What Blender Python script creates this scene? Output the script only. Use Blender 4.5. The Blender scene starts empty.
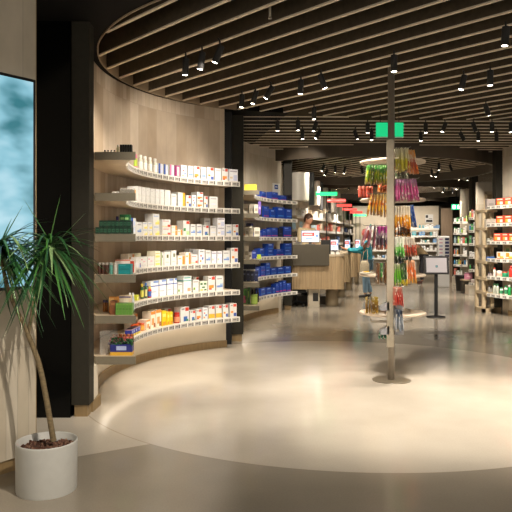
import bpy, bmesh, math, random
from mathutils import Vector, Matrix, Quaternion
random.seed(7)
PI = math.pi
SC = bpy.context.scene
COL = SC.collection
F = 640.0           # focal length in pixels of a 512 px wide frame
EYE = 1.4
HZ = 240.0

def P(px, py, Y):
    """the place in the shop at distance Y that lies in that direction from the entrance"""
    return Vector(((px - 256) / F * Y, Y, EYE + (HZ - py) / F * Y))

# ------------------------------------------------------------------ materials
def lin(h):
    h = h.lstrip('#')
    out = []
    for i in (0, 2, 4):
        c = int(h[i:i + 2], 16) / 255
        out.append(c / 12.92 if c <= .04045 else ((c + .055) / 1.055) ** 2.4)
    return tuple(out) + (1,)

MATS = {}
def mat(key, col, rough=.5, metal=0, emit=0, ecol=None, alpha=1, trans=0, spec=.5, coat=0):
    if key in MATS: return MATS[key]
    m = bpy.data.materials.new(key)
    m.use_nodes = True
    b = m.node_tree.nodes['Principled BSDF']
    b.inputs['Base Color'].default_value = lin(col)
    b.inputs['Roughness'].default_value = rough
    b.inputs['Metallic'].default_value = metal
    b.inputs['Specular IOR Level'].default_value = spec
    if emit:
        b.inputs['Emission Color'].default_value = lin(ecol or col)
        b.inputs['Emission Strength'].default_value = emit
    if alpha < 1: b.inputs['Alpha'].default_value = alpha
    if trans: b.inputs['Transmission Weight'].default_value = trans
    if coat: b.inputs['Coat Weight'].default_value = coat
    MATS[key] = m
    return m

def paint(col, rough=.45):
    """printed card / plastic with a faint mottling"""
    key = 'print_' + col.strip('#') + ('' if rough == .45 else '_%d' % (rough * 100))
    if key in MATS: return MATS[key]
    m = mat(key, col, rough)
    mottle(m, col, .06, 60)
    return m

def mottle(m, col, amt, scale, detail=3, stretch=None):
    nt = m.node_tree
    b = nt.nodes['Principled BSDF']
    tc = nt.nodes.new('ShaderNodeTexCoord')
    no = nt.nodes.new('ShaderNodeTexNoise')
    no.inputs['Scale'].default_value = scale
    no.inputs['Detail'].default_value = detail
    if stretch:
        mp = nt.nodes.new('ShaderNodeMapping')
        mp.inputs['Scale'].default_value = stretch
        nt.links.new(tc.outputs['Object'], mp.inputs['Vector'])
        nt.links.new(mp.outputs['Vector'], no.inputs['Vector'])
    else:
        nt.links.new(tc.outputs['Object'], no.inputs['Vector'])
    rp = nt.nodes.new('ShaderNodeValToRGB')
    c = lin(col)
    rp.color_ramp.elements[0].position = .3
    rp.color_ramp.elements[1].position = .7
    rp.color_ramp.elements[0].color = tuple(max(0, x * (1 - amt)) for x in c[:3]) + (1,)
    rp.color_ramp.elements[1].color = tuple(min(1, x * (1 + amt)) for x in c[:3]) + (1,)
    nt.links.new(no.outputs['Fac'], rp.inputs['Fac'])
    nt.links.new(rp.outputs['Color'], b.inputs['Base Color'])
    return m

def noisy(key, col, rough=.5, amt=.12, scale=8, metal=0, stretch=None, spec=.5):
    if key in MATS: return MATS[key]
    return mottle(mat(key, col, rough, metal, spec=spec), col, amt, scale, stretch=stretch)

def travertine(key, c1, c2):
    m = mat(key, c1, .6, spec=.3)
    nt = m.node_tree; b = nt.nodes['Principled BSDF']
    uv = nt.nodes.new('ShaderNodeUVMap'); uv.uv_map = 'panels'
    br = nt.nodes.new('ShaderNodeTexBrick')
    br.offset = .37; br.squash = .45; br.squash_frequency = 2
    br.inputs['Color1'].default_value = lin(c1)
    br.inputs['Color2'].default_value = lin(c2)
    br.inputs['Mortar'].default_value = tuple(x * .72 for x in lin(c1)[:3]) + (1,)
    br.inputs['Scale'].default_value = 1
    br.inputs['Mortar Size'].default_value = .004
    br.inputs['Mortar Smooth'].default_value = 1
    br.inputs['Bias'].default_value = -.1
    br.inputs['Brick Width'].default_value = .17
    br.inputs['Row Height'].default_value = .74
    nt.links.new(uv.outputs['UV'], br.inputs['Vector'])
    mp = nt.nodes.new('ShaderNodeMapping'); mp.inputs['Scale'].default_value = (5, 2.2, 1)
    nt.links.new(uv.outputs['UV'], mp.inputs['Vector'])
    no = nt.nodes.new('ShaderNodeTexNoise'); no.inputs['Scale'].default_value = 2; no.inputs['Detail'].default_value = 6
    nt.links.new(mp.outputs['Vector'], no.inputs['Vector'])
    rp = nt.nodes.new('ShaderNodeValToRGB')
    rp.color_ramp.elements[0].color = (.91, .91, .91, 1); rp.color_ramp.elements[1].color = (1.05, 1.05, 1.05, 1)
    rp.color_ramp.elements[0].position = .3; rp.color_ramp.elements[1].position = .7
    nt.links.new(no.outputs['Fac'], rp.inputs['Fac'])
    mx = nt.nodes.new('ShaderNodeMix'); mx.data_type = 'RGBA'; mx.blend_type = 'MULTIPLY'
    mx.inputs[0].default_value = 1
    nt.links.new(br.outputs['Color'], mx.inputs[6]); nt.links.new(rp.outputs['Color'], mx.inputs[7])
    nt.links.new(mx.outputs[2], b.inputs['Base Color'])
    bu = nt.nodes.new('ShaderNodeBump'); bu.inputs['Strength'].default_value = .15; bu.inputs['Distance'].default_value = .004
    nt.links.new(no.outputs['Fac'], bu.inputs['Height']); nt.links.new(bu.outputs['Normal'], b.inputs['Normal'])
    return m

TRAV = travertine('travertine_panels', '#c0b09c', '#a4917a')
TRAV2 = travertine('pale_travertine', '#c2b8a6', '#b3a792')
DARK = noisy('dark_bronze_metal', '#2c2921', .6, .08, 30, spec=.2)
BLACKP = mat('gloss_black_panel', '#050606', .14, spec=.2)
BLACK = mat('matt_black', '#0b0a09', .6)
SLATSIDE = noisy('dark_slat_board', '#4d4335', .75, .15, 20, spec=.2)
SLATEDGE = noisy('pale_slat_edge', '#d8c9b4', .6, .1, 12, spec=.2)
CEILB = mat('black_ceiling', '#0d0b09', .8, spec=.1)
WOODT = noisy('oiled_oak_base', '#8a734f', .5, .12, 6, stretch=(6, 6, 1))
SHELF = noisy('cream_shelf_laminate', '#bfae94', .45, .05, 10)
SHELFEND = noisy('grey_shelf_end', '#726b5b', .4, .04, 40)
RAIL = mat('white_price_rail', '#d9d4ca', .35)
TAGW = mat('pale_price_tag', '#aaa69e', .4)
TAGD = mat('dark_tag_print', '#37332d', .5)
PANELW = noisy('cream_kick_panel', '#d8cebb', .4, .03, 4)
STEEL = noisy('brushed_post_metal', '#a59b88', .35, .05, 30, metal=.25)
STEELD = noisy('brown_grey_post_metal', '#82786a', .4, .05, 30, metal=.25)
WOODC = noisy('pale_birch_disc', '#d9c8b2', .45, .05, 12)
LENS = mat('lit_lens', '#fff2dd', .4, emit=14, ecol='#fff1dc')
CLEAR = mat('clear_plastic', '#e6e2da', .12, alpha=.16)
SKIN = noisy('skin_tone', '#c08a6c', .5, .05, 40)

def floor_mat():
    m = mat('polished_terrazzo', '#9a8f7c', .24)
    nt = m.node_tree; b = nt.nodes['Principled BSDF']; L = nt.links.new
    ge = nt.nodes.new('ShaderNodeNewGeometry')
    sp = nt.nodes.new('ShaderNodeSeparateXYZ'); L(ge.outputs['Position'], sp.inputs[0])
    def mth(op, a, c=None, clamp=False):
        n = nt.nodes.new('ShaderNodeMath'); n.operation = op; n.use_clamp = clamp
        for i, v in enumerate((a, c)):
            if v is None: continue
            if isinstance(v, (int, float)): n.inputs[i].default_value = v
            else: L(v, n.inputs[i])
        return n.outputs[0]
    dx = mth('SUBTRACT', sp.outputs[0], .85); dy = mth('SUBTRACT', sp.outputs[1], 6.36)
    r = mth('SQRT', mth('ADD', mth('MULTIPLY', dx, dx), mth('MULTIPLY', dy, dy)))
    inside = mth('LESS_THAN', r, 2.52)
    # strip of pale floor left of the circle, behind the straight joint
    ln = mth('SUBTRACT', sp.outputs[1], mth('ADD', mth('MULTIPLY', sp.outputs[0], .60), 4.83))
    side = mth('MULTIPLY', mth('GREATER_THAN', ln, 0), mth('LESS_THAN', sp.outputs[0], -.6))
    pale = mth('MAXIMUM', inside, side)
    joint = mth('LESS_THAN', mth('ABSOLUTE', mth('SUBTRACT', r, 2.52)), .006)
    no = nt.nodes.new('ShaderNodeTexNoise'); no.inputs['Scale'].default_value = 1.3; no.inputs['Detail'].default_value = 7
    L(ge.outputs['Position'], no.inputs['Vector'])
    n2 = nt.nodes.new('ShaderNodeTexNoise'); n2.inputs['Scale'].default_value = 90; n2.inputs['Detail'].default_value = 2
    L(ge.outputs['Position'], n2.inputs['Vector'])
    mix = nt.nodes.new('ShaderNodeMix'); mix.data_type = 'RGBA'
    L(pale, mix.inputs[0]); mix.inputs[6].default_value = lin('#968d7e'); mix.inputs[7].default_value = lin('#bdb4a5')
    rp = nt.nodes.new('ShaderNodeValToRGB')
    rp.color_ramp.elements[0].color = (.84, .83, .82, 1); rp.color_ramp.elements[1].color = (1.1, 1.1, 1.1, 1)
    rp.color_ramp.elements[0].position = .3; rp.color_ramp.elements[1].position = .7
    av = mth('ADD', mth('MULTIPLY', no.outputs['Fac'], .7), mth('MULTIPLY', n2.outputs['Fac'], .3))
    L(av, rp.inputs['Fac'])
    mx = nt.nodes.new('ShaderNodeMix'); mx.data_type = 'RGBA'; mx.blend_type = 'MULTIPLY'; mx.inputs[0].default_value = 1
    L(mix.outputs[2], mx.inputs[6]); L(rp.outputs['Color'], mx.inputs[7])
    m3 = nt.nodes.new('ShaderNodeMix'); m3.data_type = 'RGBA'
    L(mth('MULTIPLY', joint, .45), m3.inputs[0]); L(mx.outputs[2], m3.inputs[6]); m3.inputs[7].default_value = lin('#7b7160')
    L(m3.outputs[2], b.inputs['Base Color'])
    L(mth('ADD', mth('MULTIPLY', no.outputs['Fac'], .05), .13), b.inputs['Roughness'])
    return m
FLOORM = floor_mat()

# ------------------------------------------------------------------ mesh builder
class MB:
    def __init__(self): self.v = []; self.f = []; self.m = []; self.s = []; self.mats = []; self.uv = {}
    def mi(self, m):
        if m not in self.mats: self.mats.append(m)
        return self.mats.index(m)
    def face(self, idx, m, smooth=False):
        self.f.append(tuple(idx)); self.m.append(self.mi(m)); self.s.append(smooth)
    def add(self, pts):
        n = len(self.v); self.v += [tuple(p) for p in pts]; return n
    def box(self, a, b, m, M=None):
        (x0, y0, z0), (x1, y1, z1) = a, b
        pts = [Vector(p) for p in ((x0, y0, z0), (x1, y0, z0), (x1, y1, z0), (x0, y1, z0), (x0, y0, z1), (x1, y0, z1), (x1, y1, z1), (x0, y1, z1))]
        if M: pts = [M @ p for p in pts]
        n = self.add(pts)
        for q in ((0, 3, 2, 1), (4, 5, 6, 7), (0, 1, 5, 4), (1, 2, 6, 5), (2, 3, 7, 6), (3, 0, 4, 7)):
            self.face([n + i for i in q], m)
        return self
    def prism(self, poly, z0, z1, m, smooth=False):
        k = len(poly)
        a = self.add([(p[0], p[1], z0) for p in poly]); b = self.add([(p[0], p[1], z1) for p in poly])
        for i in range(k):
            j = (i + 1) % k
            self.face((a + i, a + j, b + j, b + i), m, smooth)
        c = self.add([(p[0], p[1], z0) for p in poly]); d = self.add([(p[0], p[1], z1) for p in poly])
        self.face([c + i for i in reversed(range(k))], m); self.face([d + i for i in range(k)], m)
        return self
    def strip(self, A, B, z0, z1, m, zb0=None, zb1=None):
        """slab between two polylines A (front) and B (back) of equal length"""
        k = len(A)
        zb0 = z0 if zb0 is None else zb0; zb1 = z1 if zb1 is None else zb1
        a0 = self.add([(p[0], p[1], z0) for p in A]); a1 = self.add([(p[0], p[1], z1) for p in A])
        b0 = self.add([(p[0], p[1], zb0) for p in B]); b1 = self.add([(p[0], p[1], zb1) for p in B])
        for i in range(k - 1):
            j = i + 1
            self.face((a0 + i, a0 + j, a1 + j, a1 + i), m); self.face((b0 + j, b0 + i, b1 + i, b1 + j), m)
            self.face((a1 + i, a1 + j, b1 + j, b1 + i), m); self.face((a0 + j, a0 + i, b0 + i, b0 + j), m)
        self.face((a0, a1, b1, b0), m); e = k - 1
        self.face((a0 + e, b0 + e, b1 + e, a1 + e), m)
        return self
    def tube(self, pts, r, m, n=10, cap=True):
        pts = [Vector(p) for p in pts]
        rs = r if isinstance(r, (list, tuple)) else [r] * len(pts)
        rings = []; up = None
        for i, p in enumerate(pts):
            t = (pts[min(i + 1, len(pts) - 1)] - pts[max(i - 1, 0)]).normalized()
            if up is None:
                up = t.orthogonal().normalized()
            up = (up - t * up.dot(t)).normalized(); w = t.cross(up)
            rings.append(self.add([p + (up * math.cos(2 * PI * k / n) + w * math.sin(2 * PI * k / n)) * rs[i] for k in range(n)]))
        for i in range(len(pts) - 1):
            for k in range(n):
                l = (k + 1) % n
                self.face((rings[i] + k, rings[i] + l, rings[i + 1] + l, rings[i + 1] + k), m, True)
        if cap:
            for i, rev in ((0, True), (-1, False)):
                c = self.add([self.v[rings[i] + k] for k in range(n)])
                self.face([c + k for k in (reversed(range(n)) if rev else range(n))], m)
        return self
    def lathe(self, prof, m, c=(0, 0, 0), n=24, M=None, sx=1, sy=1):
        """profile of (r, z); a repeated point starts a sharp edge"""
        c = Vector(c); prev = None
        for (r, z) in prof:
            pts = [Vector((r * sx * math.cos(2 * PI * k / n), r * sy * math.sin(2 * PI * k / n), z)) for k in range(n)]
            if M: pts = [M @ p for p in pts]
            cur = (self.add([p + c for p in pts]), r, z)
            if prev and not (prev[1] == r and prev[2] == z):
                for k in range(n):
                    l = (k + 1) % n
                    self.face((prev[0] + k, prev[0] + l, cur[0] + l, cur[0] + k), m, True)
            prev = cur
        return self
    def can(self, r, z0, z1, m, c=(0, 0, 0), n=20, M=None):
        e = min(r, z1 - z0) * .12
        return self.lathe([(0, z0), (r - e, z0), (r - e, z0), (r, z0 + e), (r, z1 - e), (r - e, z1), (r - e, z1), (0, z1)], m, c, n, M)
    def ball(self, c, rad, m, n=16, k=10):
        rx, ry, rz = rad if isinstance(rad, (tuple, list)) else (rad,) * 3
        prof = [(math.sin(PI * i / k), -math.cos(PI * i / k)) for i in range(k + 1)]
        return self.lathe([(p[0], p[1]) for p in prof], m, c, n, Matrix.Diagonal((rx, ry, rz)))
    def mesh(self, name):
        me = bpy.data.meshes.new(name)
        me.from_pydata(self.v, [], self.f)
        for m in self.mats: me.materials.append(m)
        me.polygons.foreach_set('material_index', self.m)
        me.polygons.foreach_set('use_smooth', self.s)
        me.update()
        return me
    def build(self, name, parent=None, loc=None, rz=0):
        me = self.mesh(name)
        bm = bmesh.new(); bm.from_mesh(me)
        bmesh.ops.recalc_face_normals(bm, faces=bm.faces); bm.to_mesh(me); bm.free()
        o = bpy.data.objects.new(name, me); COL.objects.link(o)
        if parent: o.parent = parent
        if loc is not None: o.location = loc
        o.rotation_euler.z = rz
        return o

def bevel(o, w=.004, seg=2):
    md = o.modifiers.new('soft_edges', 'BEVEL'); md.width = w; md.segments = seg; md.limit_method = 'ANGLE'
    return o

def empty(name, loc=(0, 0, 0), rz=0):
    o = bpy.data.objects.new(name, None); o.empty_display_size = .1
    COL.objects.link(o); o.location = loc; o.rotation_euler.z = rz
    return o

def tag(o, label=None, cat=None, group=None, kind=None):
    if label: o['label'] = label
    if cat: o['category'] = cat
    if group: o['group'] = group
    if kind: o['kind'] = kind
    return o

def struct(o): o['kind'] = 'structure'; return o

REG = []
def reg(o, desc, cat, where, group, key):
    """remember a thing of a set; its label is written once the whole set stands"""
    o['category'] = cat; o['group'] = group
    REG.append((o, desc, where, key))
    return o
ORD = ['first', 'second', 'third', 'fourth', 'fifth', 'sixth', 'seventh', 'eighth', 'ninth', 'tenth', 'eleventh', 'twelfth', 'thirteenth', 'fourteenth', 'fifteenth', 'sixteenth', 'seventeenth', 'eighteenth', 'nineteenth', 'twentieth']
def write_labels():
    sets = {}
    for r in REG: sets.setdefault((r[1], r[2]), []).append(r)
    for (desc, where), rows in sets.items():
        rows.sort(key=lambda r: r[3]); n = len(rows)
        for i, r in enumerate(rows):
            if n == 1: r[0]['label'] = '%s %s' % (desc, where)
            elif i == 0: r[0]['label'] = '%s, leftmost of %s %s' % (desc, 'two' if n == 2 else 'these', where)
            elif i == n - 1: r[0]['label'] = '%s, rightmost of %s %s' % (desc, 'two' if n == 2 else 'these', where)
            else: r[0]['label'] = '%s, %s from left %s' % (desc, ORD[i] if i < 20 else 'further', where)

# ------------------------------------------------------------------ plan curves
class Path:
    """a front edge seen left to right; .hit(px) gives where the line of sight at px meets it"""
    def __init__(self, pts): self.p = [Vector(q) for q in pts]
    @staticmethod
    def arc(c, R, t0, t1, n=40):
        return Path([(c[0] + R * math.cos(math.radians(t0 + (t1 - t0) * i / n)), c[1] + R * math.sin(math.radians(t0 + (t1 - t0) * i / n))) for i in range(n + 1)])
    def normals(self):
        k = len(self.p); out = []
        for i in range(k):
            d = (self.p[min(i + 1, k - 1)] - self.p[max(i - 1, 0)]).normalized()
            out.append(Vector((-d.y, d.x)))
        return out
    def off(self, a): return [p + n * a for p, n in zip(self.p, self.normals())]
    def hit(self, px):
        mid = self.p[len(self.p) // 2]; pm = 256 + F * mid.x / mid.y
        for i in range(80):
            h = self._hit(px)
            if h: return h
            px += .1 if pm > px else -.1
        return None
    def _hit(self, px):
        a = (px - 256) / F; best = None; ns = self.normals()
        for i in range(len(self.p) - 1):
            p, q = self.p[i], self.p[i + 1]
            fp, fq = p.x - a * p.y, q.x - a * q.y
            if fp * fq <= 0 and fp != fq:
                t = fp / (fp - fq); h = p.lerp(q, t)
                if best is None or h.y > best[0].y: best = (h, ns[i].lerp(ns[i + 1], t).normalized())
        return best
    def length(self): return sum((b - a).length for a, b in zip(self.p, self.p[1:]))
    def at(self, s):
        ns = self.normals()
        for i, (a, b) in enumerate(zip(self.p, self.p[1:])):
            l = (b - a).length
            if s <= l: return a.lerp(b, s / l), ns[i].lerp(ns[i + 1], s / l).normalized()
            s -= l
        return self.p[-1], ns[-1]

def turn(n): return math.atan2(n.y, n.x) - PI / 2

# ------------------------------------------------------------------ camera, world, colour
cam = bpy.data.cameras.new('camera'); co = bpy.data.objects.new('camera', cam); COL.objects.link(co)
cam.sensor_width = 36; cam.lens = F / 512 * 36; cam.clip_start = .05; cam.shift_y = -(256 - HZ) / 512
co.location = (0, 0, EYE); co.rotation_euler = (PI / 2, 0, 0)
SC.camera = co
SC.view_settings.view_transform = 'Standard'; SC.view_settings.look = 'None'
SC.view_settings.gamma = 1; SC.view_settings.use_curve_mapping = False
SC.view_settings.exposure = .72
w = bpy.data.worlds.new('mall_light'); SC.world = w; w.use_nodes = True
w.node_tree.nodes['Background'].inputs[0].default_value = (1, .90, .76, 1)
w.node_tree.nodes['Background'].inputs[1].default_value = .72

# ------------------------------------------------------------------ setting: floor, walls, columns
C1 = Vector((.85, 6.36))
struct(MB().box((-6, -3, -.1), (16, 36, 0), FLOORM).build('floor'))

def wall_from(A, z0, z1, thick, m, name):
    """an upright wall along polyline A (seen left to right) with panel coordinates along it"""
    pa = Path(A) if not isinstance(A, Path) else A
    B = pa.off(thick); mb = MB().strip(pa.p, B, z0, z1, m)
    o = mb.build(name); me = o.data
    uv = me.uv_layers.new(name='panels')
    cum = [0]
    for a, b in zip(pa.p, pa.p[1:]): cum.append(cum[-1] + (b - a).length)
    def arc(x, y):
        q = Vector((x, y)); i = min(range(len(pa.p)), key=lambda j: (pa.p[j] - q).length)
        return cum[i] if len(pa.p) > 2 else (q - pa.p[0]).length
    for poly in me.polygons:
        for li in poly.loop_indices:
            v = me.vertices[me.loops[li].vertex_index].co
            uv.data[li].uv = (arc(v.x, v.y), v.z)
    return struct(o)

# near left wall that carries the screen
E1 = Vector((-1.373, 3.99)); U1 = Vector((-.6, -.8))
wall_from([E1 + U1 * 4, E1], .08, 3.5, .25, TRAV2, 'wall_left')
pb = Path([E1 + U1 * 4, E1]); pin = pb.off(.012)
struct(MB().strip(pin, pb.off(.2), 0, .08, WOODT).build('baseboard_left'))
# thin metal edge of that wall
struct(MB().strip([E1, E1 + Vector((.003, .004))], [E1 + Vector((-.2, .15)), E1 + Vector((-.197, .154))], .0, 3.5, WOODT).build('trim_1'))
# black glossy recess
struct(MB().box((-2.2, 5.04, 0), (-1.462, 5.2, 3.5), BLACKP).build('wall_recess'))
# columns
def column(x0, x1, y0, y1, z0, name, plinth=True, top=3.42):
    r = MB().box((x0, y0, z0), (x1, y1, top), DARK).build(name); struct(r); bevel(r, .006)
    if plinth:
        q = MB().box((x0 + .02, y0 + .025, 0), (x1 - .02, y1 - .025, z0), WOODT).build('plinth', r)
    return r
column(-1.46, -1.316, 5.05, 5.2, .095, 'column')
column(-.37, -.175, 8.82, 9.05, .10, 'column.001')
struct(MB().box((-.43, 8.60, 0), (-.33, 8.80, 3.42), BLACK).build('trim_2'))

# curved wall of the first round room
W1 = Path([(-1.338, 5.215)] + [tuple(p) for p in Path.arc(C1, 2.42, 203, 121.5, 60).p])
wall_from(W1, 0, 3.2, .12, TRAV, 'wall_left_curved')
K1 = Path([(-1.327, 5.215)] + [tuple(p) for p in Path.arc(C1, 2.38, 203, 121.5, 60).p])
struct(MB().strip(K1.p, K1.off(.03), .09, .36, PANELW).build('wall_kick_panel'))
K2 = Path([(-1.325, 5.21)] + [tuple(p) for p in Path.arc(C1, 2.355, 203, 121.5, 60).p])
struct(MB().strip(K2.p, K2.off(.05), 0, .09, WOODT).build('baseboard_left_curved'))

# ------------------------------------------------------------------ ceiling
struct(MB().box((-6, -3, 3.44), (16, 36, 3.6), CEILB).build('ceiling'))
ZS = 3.12
RC = 2.36
# dark flat ceiling outside the round opening
ring0 = Path.arc(C1, RC, 100, 300, 90); ring1 = Path.arc(C1, 6.5, 100, 300, 90)
struct(MB().strip(ring0.p, ring1.p, ZS + .005, ZS + .3, CEILB).build('ceiling_soffit'))
rr = Path.arc(C1, RC - .011, 118, 262, 90)
struct(MB().strip(rr.p, Path.arc(C1, RC - .002, 118, 262, 90).p, ZS - .008, ZS + .2, noisy('ring_edge', '#8f7b62', .5, .05, 10)).build('trim_3'))

def slat_zone(name, d, n, phase, step, inside, span=14, wd=.027, hh=.2, z=ZS, srange=(-12, 40)):
    mb = MB(); d = Vector(d).normalized(); n = Vector(n).normalized()
    s = phase
    while s - step > srange[0]: s -= step
    while s < srange[1]:
        runs = []; cur = None; t = -span
        while t <= span:
            p = n * s + d * t
            ok = inside(p)
            if ok and cur is None: cur = t
            if (not ok or t + .04 > span) and cur is not None:
                if t - cur > .12: runs.append((cur, t))
                cur = None
            t += .04
        for a, b in runs:
            A, B = n * s + d * a, n * s + d * b
            poly = [A - n * wd / 2, B - n * wd / 2, B + n * wd / 2, A + n * wd / 2]
            mb.prism(poly, z + .012, z + hh, SLATSIDE)
            mb.prism(poly, z, z + .012, SLATEDGE)
        s += step
    return struct(mb.build(name))

def yback(x): return 8.72 + .13 * (x + .25)
C2 = Vector((2.3, 14.6)); RD = 3.0
C3 = Vector((4.3, 21.1)); C4 = Vector((5.2, 27.0))
def z1in(p):
    if p.y < 1.5 or p.y > 9.6 or p.x > 8: return False
    if (p - C1).length < RC - .03: return True
    return p.x > .85 and p.y < yback(p.x)
slat_zone('ceiling_slats', (-.916, 1), (.737, .675), 3.247, .287, z1in, srange=(-1, 12))
def z2in(p):
    return -.30 < p.x < 9 and yback(p.x) + .06 < p.y < 14 and (p - C2).length > RD + .05 and (p - C1).length > RC + .05
slat_zone('ceiling_slats.001', (1, .02), (-.02, 1), 8.95, .29, z2in, srange=(8.5, 14.2))
slat_zone('ceiling_slats.002', (-.75, 1), (.8, .6), 10, .29, lambda p: (p - C2).length < RD - .08, span=20, srange=(5, 16))
slat_zone('ceiling_slats.003', (1, .1), (-.1, 1), 16, .3, lambda p: -2 < p.x < 11 and (p - C2).length > RD + .1 and (p - C3).length > 3.1 and 14 < p.y < 20, srange=(13, 21))
slat_zone('ceiling_slats.004', (-.75, 1), (.8, .6), 14, .3, lambda p: (p - C3).length < 2.9 or (p - C4).length < 2.7, span=26, srange=(8, 24))
BULK = noisy('bulkhead_brown', '#4d4336', .6, .08, 6)
for i, (c, r) in enumerate(((C2, RD), (C3, 3.0), (C4, 2.8))):
    a = Path.arc(c, r, 0, 360, 72); b = Path.arc(c, r - .07, 0, 360, 72)
    struct(MB().strip(a.p, b.p, 2.92, 3.43, BULK).build('ceiling_bulkhead' + ('' if i == 0 else '.%03d' % i)))

# ------------------------------------------------------------------ shelf units
ZK = [2.105 - .344 * k for k in range(6)]
LEVEL = ['top', 'second', 'third', 'fourth', 'fifth', 'lowest']

def shelf(front, back, z, thick, label, group, rail_from=0, tags=True, endcap=True, step=.118, led=False, side=None):
    """one board with its price rail and grey end; front/back are polylines left to right"""
    top = z + .035
    cx = front.p[len(front.p) // 2]
    r = empty('wall_shelf', (cx.x, cx.y, top - thick)); o = -r.location
    def sh(mb, name, par=None, off=r):
        x = mb.build(name, par or r); 
        if par is None: x.location = -off.location
        return x
    sh(MB().strip(front.p, back.p, top - thick, top, SHELF), 'board')
    if endcap:
        a, b = front.p[0], back.p[0]; d = (a - b).normalized(); q = Vector((-d.y, d.x)) * .012
        if q.y > 0: q = -q
        sh(MB().strip([b + q, a + q], [b, a], top - .066, top, SHELFEND), 'end_panel')
    rp = Path([p for p in front.p][rail_from:])
    rl = sh(MB().strip(rp.off(-.016), rp.off(-.001), top - .062, top + .003, RAIL), 'price_rail')
    if tags:
        L = rp.length(); s = .05
        while s < L - .05:
            p, n = rp.at(s)
            mb = MB().box((-.044, -.004, -.021), (.044, 0, .021), TAGW)
            mb.box((.028, -.0048, -.021), (.044, -.0035, .021), TAGD)
            mb.box((-.034, -.0048, -.006), (.012, -.0035, .012), mat('tag_grey', '#77736c', .5))
            t = mb.build('price_tag', rl)
            q = p - n * .0165
            t.location = (q.x, q.y, top - .031); t.rotation_euler.z = turn(n)
            s += step
    if led:
        lp2 = led
        sh(MB().strip(lp2.p, lp2.off(.05), top - thick - .008, top - thick, mat('led_glow', '#fff0d8', .5, emit=2.2, ecol='#fff0da')), 'light_strip')
    tag(r, label, 'shelf', group)
    return r

FR1 = Path.arc(C1, 2.10, 207.5, 120.4, 60)
BK1 = Path.arc(C1, 2.41, 203.8, 121.5, 60)
for k in range(6):
    shelf(FR1, BK1, ZK[k], .05, 'long curved cream shelf with white price rail, %s of six on curved wall' % LEVEL[k].replace('lowest', 'lowest'), 'curved shelves of the near wall', rail_from=9, led=Path.arc(C1, 2.30, 188, 124, 40) if k == 5 else None)

# ------------------------------------------------------------------ products
MESHES = {}
def carton(w, d, h, body, patches=(), name='carton', wrap=()):
    key = (name, round(w, 3), round(d, 3), round(h, 3), body, tuple(patches), tuple(wrap))
    if key not in MESHES:
        mb = MB().box((-w / 2, 0, 0), (w / 2, d, h), paint(body))
        for (u0, u1, v0, v1, c) in patches:
            mb.box((-w / 2 + u0 * w, -.0008, v0 * h), (-w / 2 + u1 * w, .001, v1 * h), paint(c))
        for (v0, v1, c) in wrap:
            mb.box((-w / 2 - .0006, -.0006, v0 * h), (w / 2 + .0006, d + .0006, min(v1 * h, h + .0006)), paint(c))
        # the tucked lid: a shallow line across the top
        mb.box((-w / 2 + .002, d * .12, h - .0004), (w / 2 - .002, d * .14, h + .0006), paint('#8d877d'))
        MESHES[key] = mb
    return MESHES[key].build(name)

def bottle(r, h, body, cap, label=None, name='bottle', neck=.55, capn='cap', rim=False):
    hb = h * .80
    mb = MB().lathe([(0, 0), (r * .9, 0), (r * .9, 0), (r, h * .03), (r, hb * .82), (r * .8, hb * .93), (r * neck, hb), (r * neck, h * .84), (r * neck, h * .84), (0, h * .84)], paint(body, .25), n=16)
    if label: mb.lathe([(r * 1.02, hb * .15), (r * 1.02, hb * .72)], paint(label), n=16)
    o = mb.build(name)
    MB().can(r * (neck + .15), h * .80, h, paint(cap, .35), n=14).build(capn, o)
    return o

def jar(r, h, body, lid, name='jar', band=None):
    mb = MB().lathe([(0, 0), (r * .92, 0), (r * .92, 0), (r, h * .05), (r, h * .74), (r * .9, h * .8), (r * .9, h * .8), (0, h * .8)], paint(body, .25), n=16)
    if band: mb.lathe([(r * 1.02, h * .12), (r * 1.02, h * .6)], paint(band), n=16)
    o = mb.build(name)
    MB().can(r * .97, h * .78, h, paint(lid, .35), n=16).build('lid', o)
    return o

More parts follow.
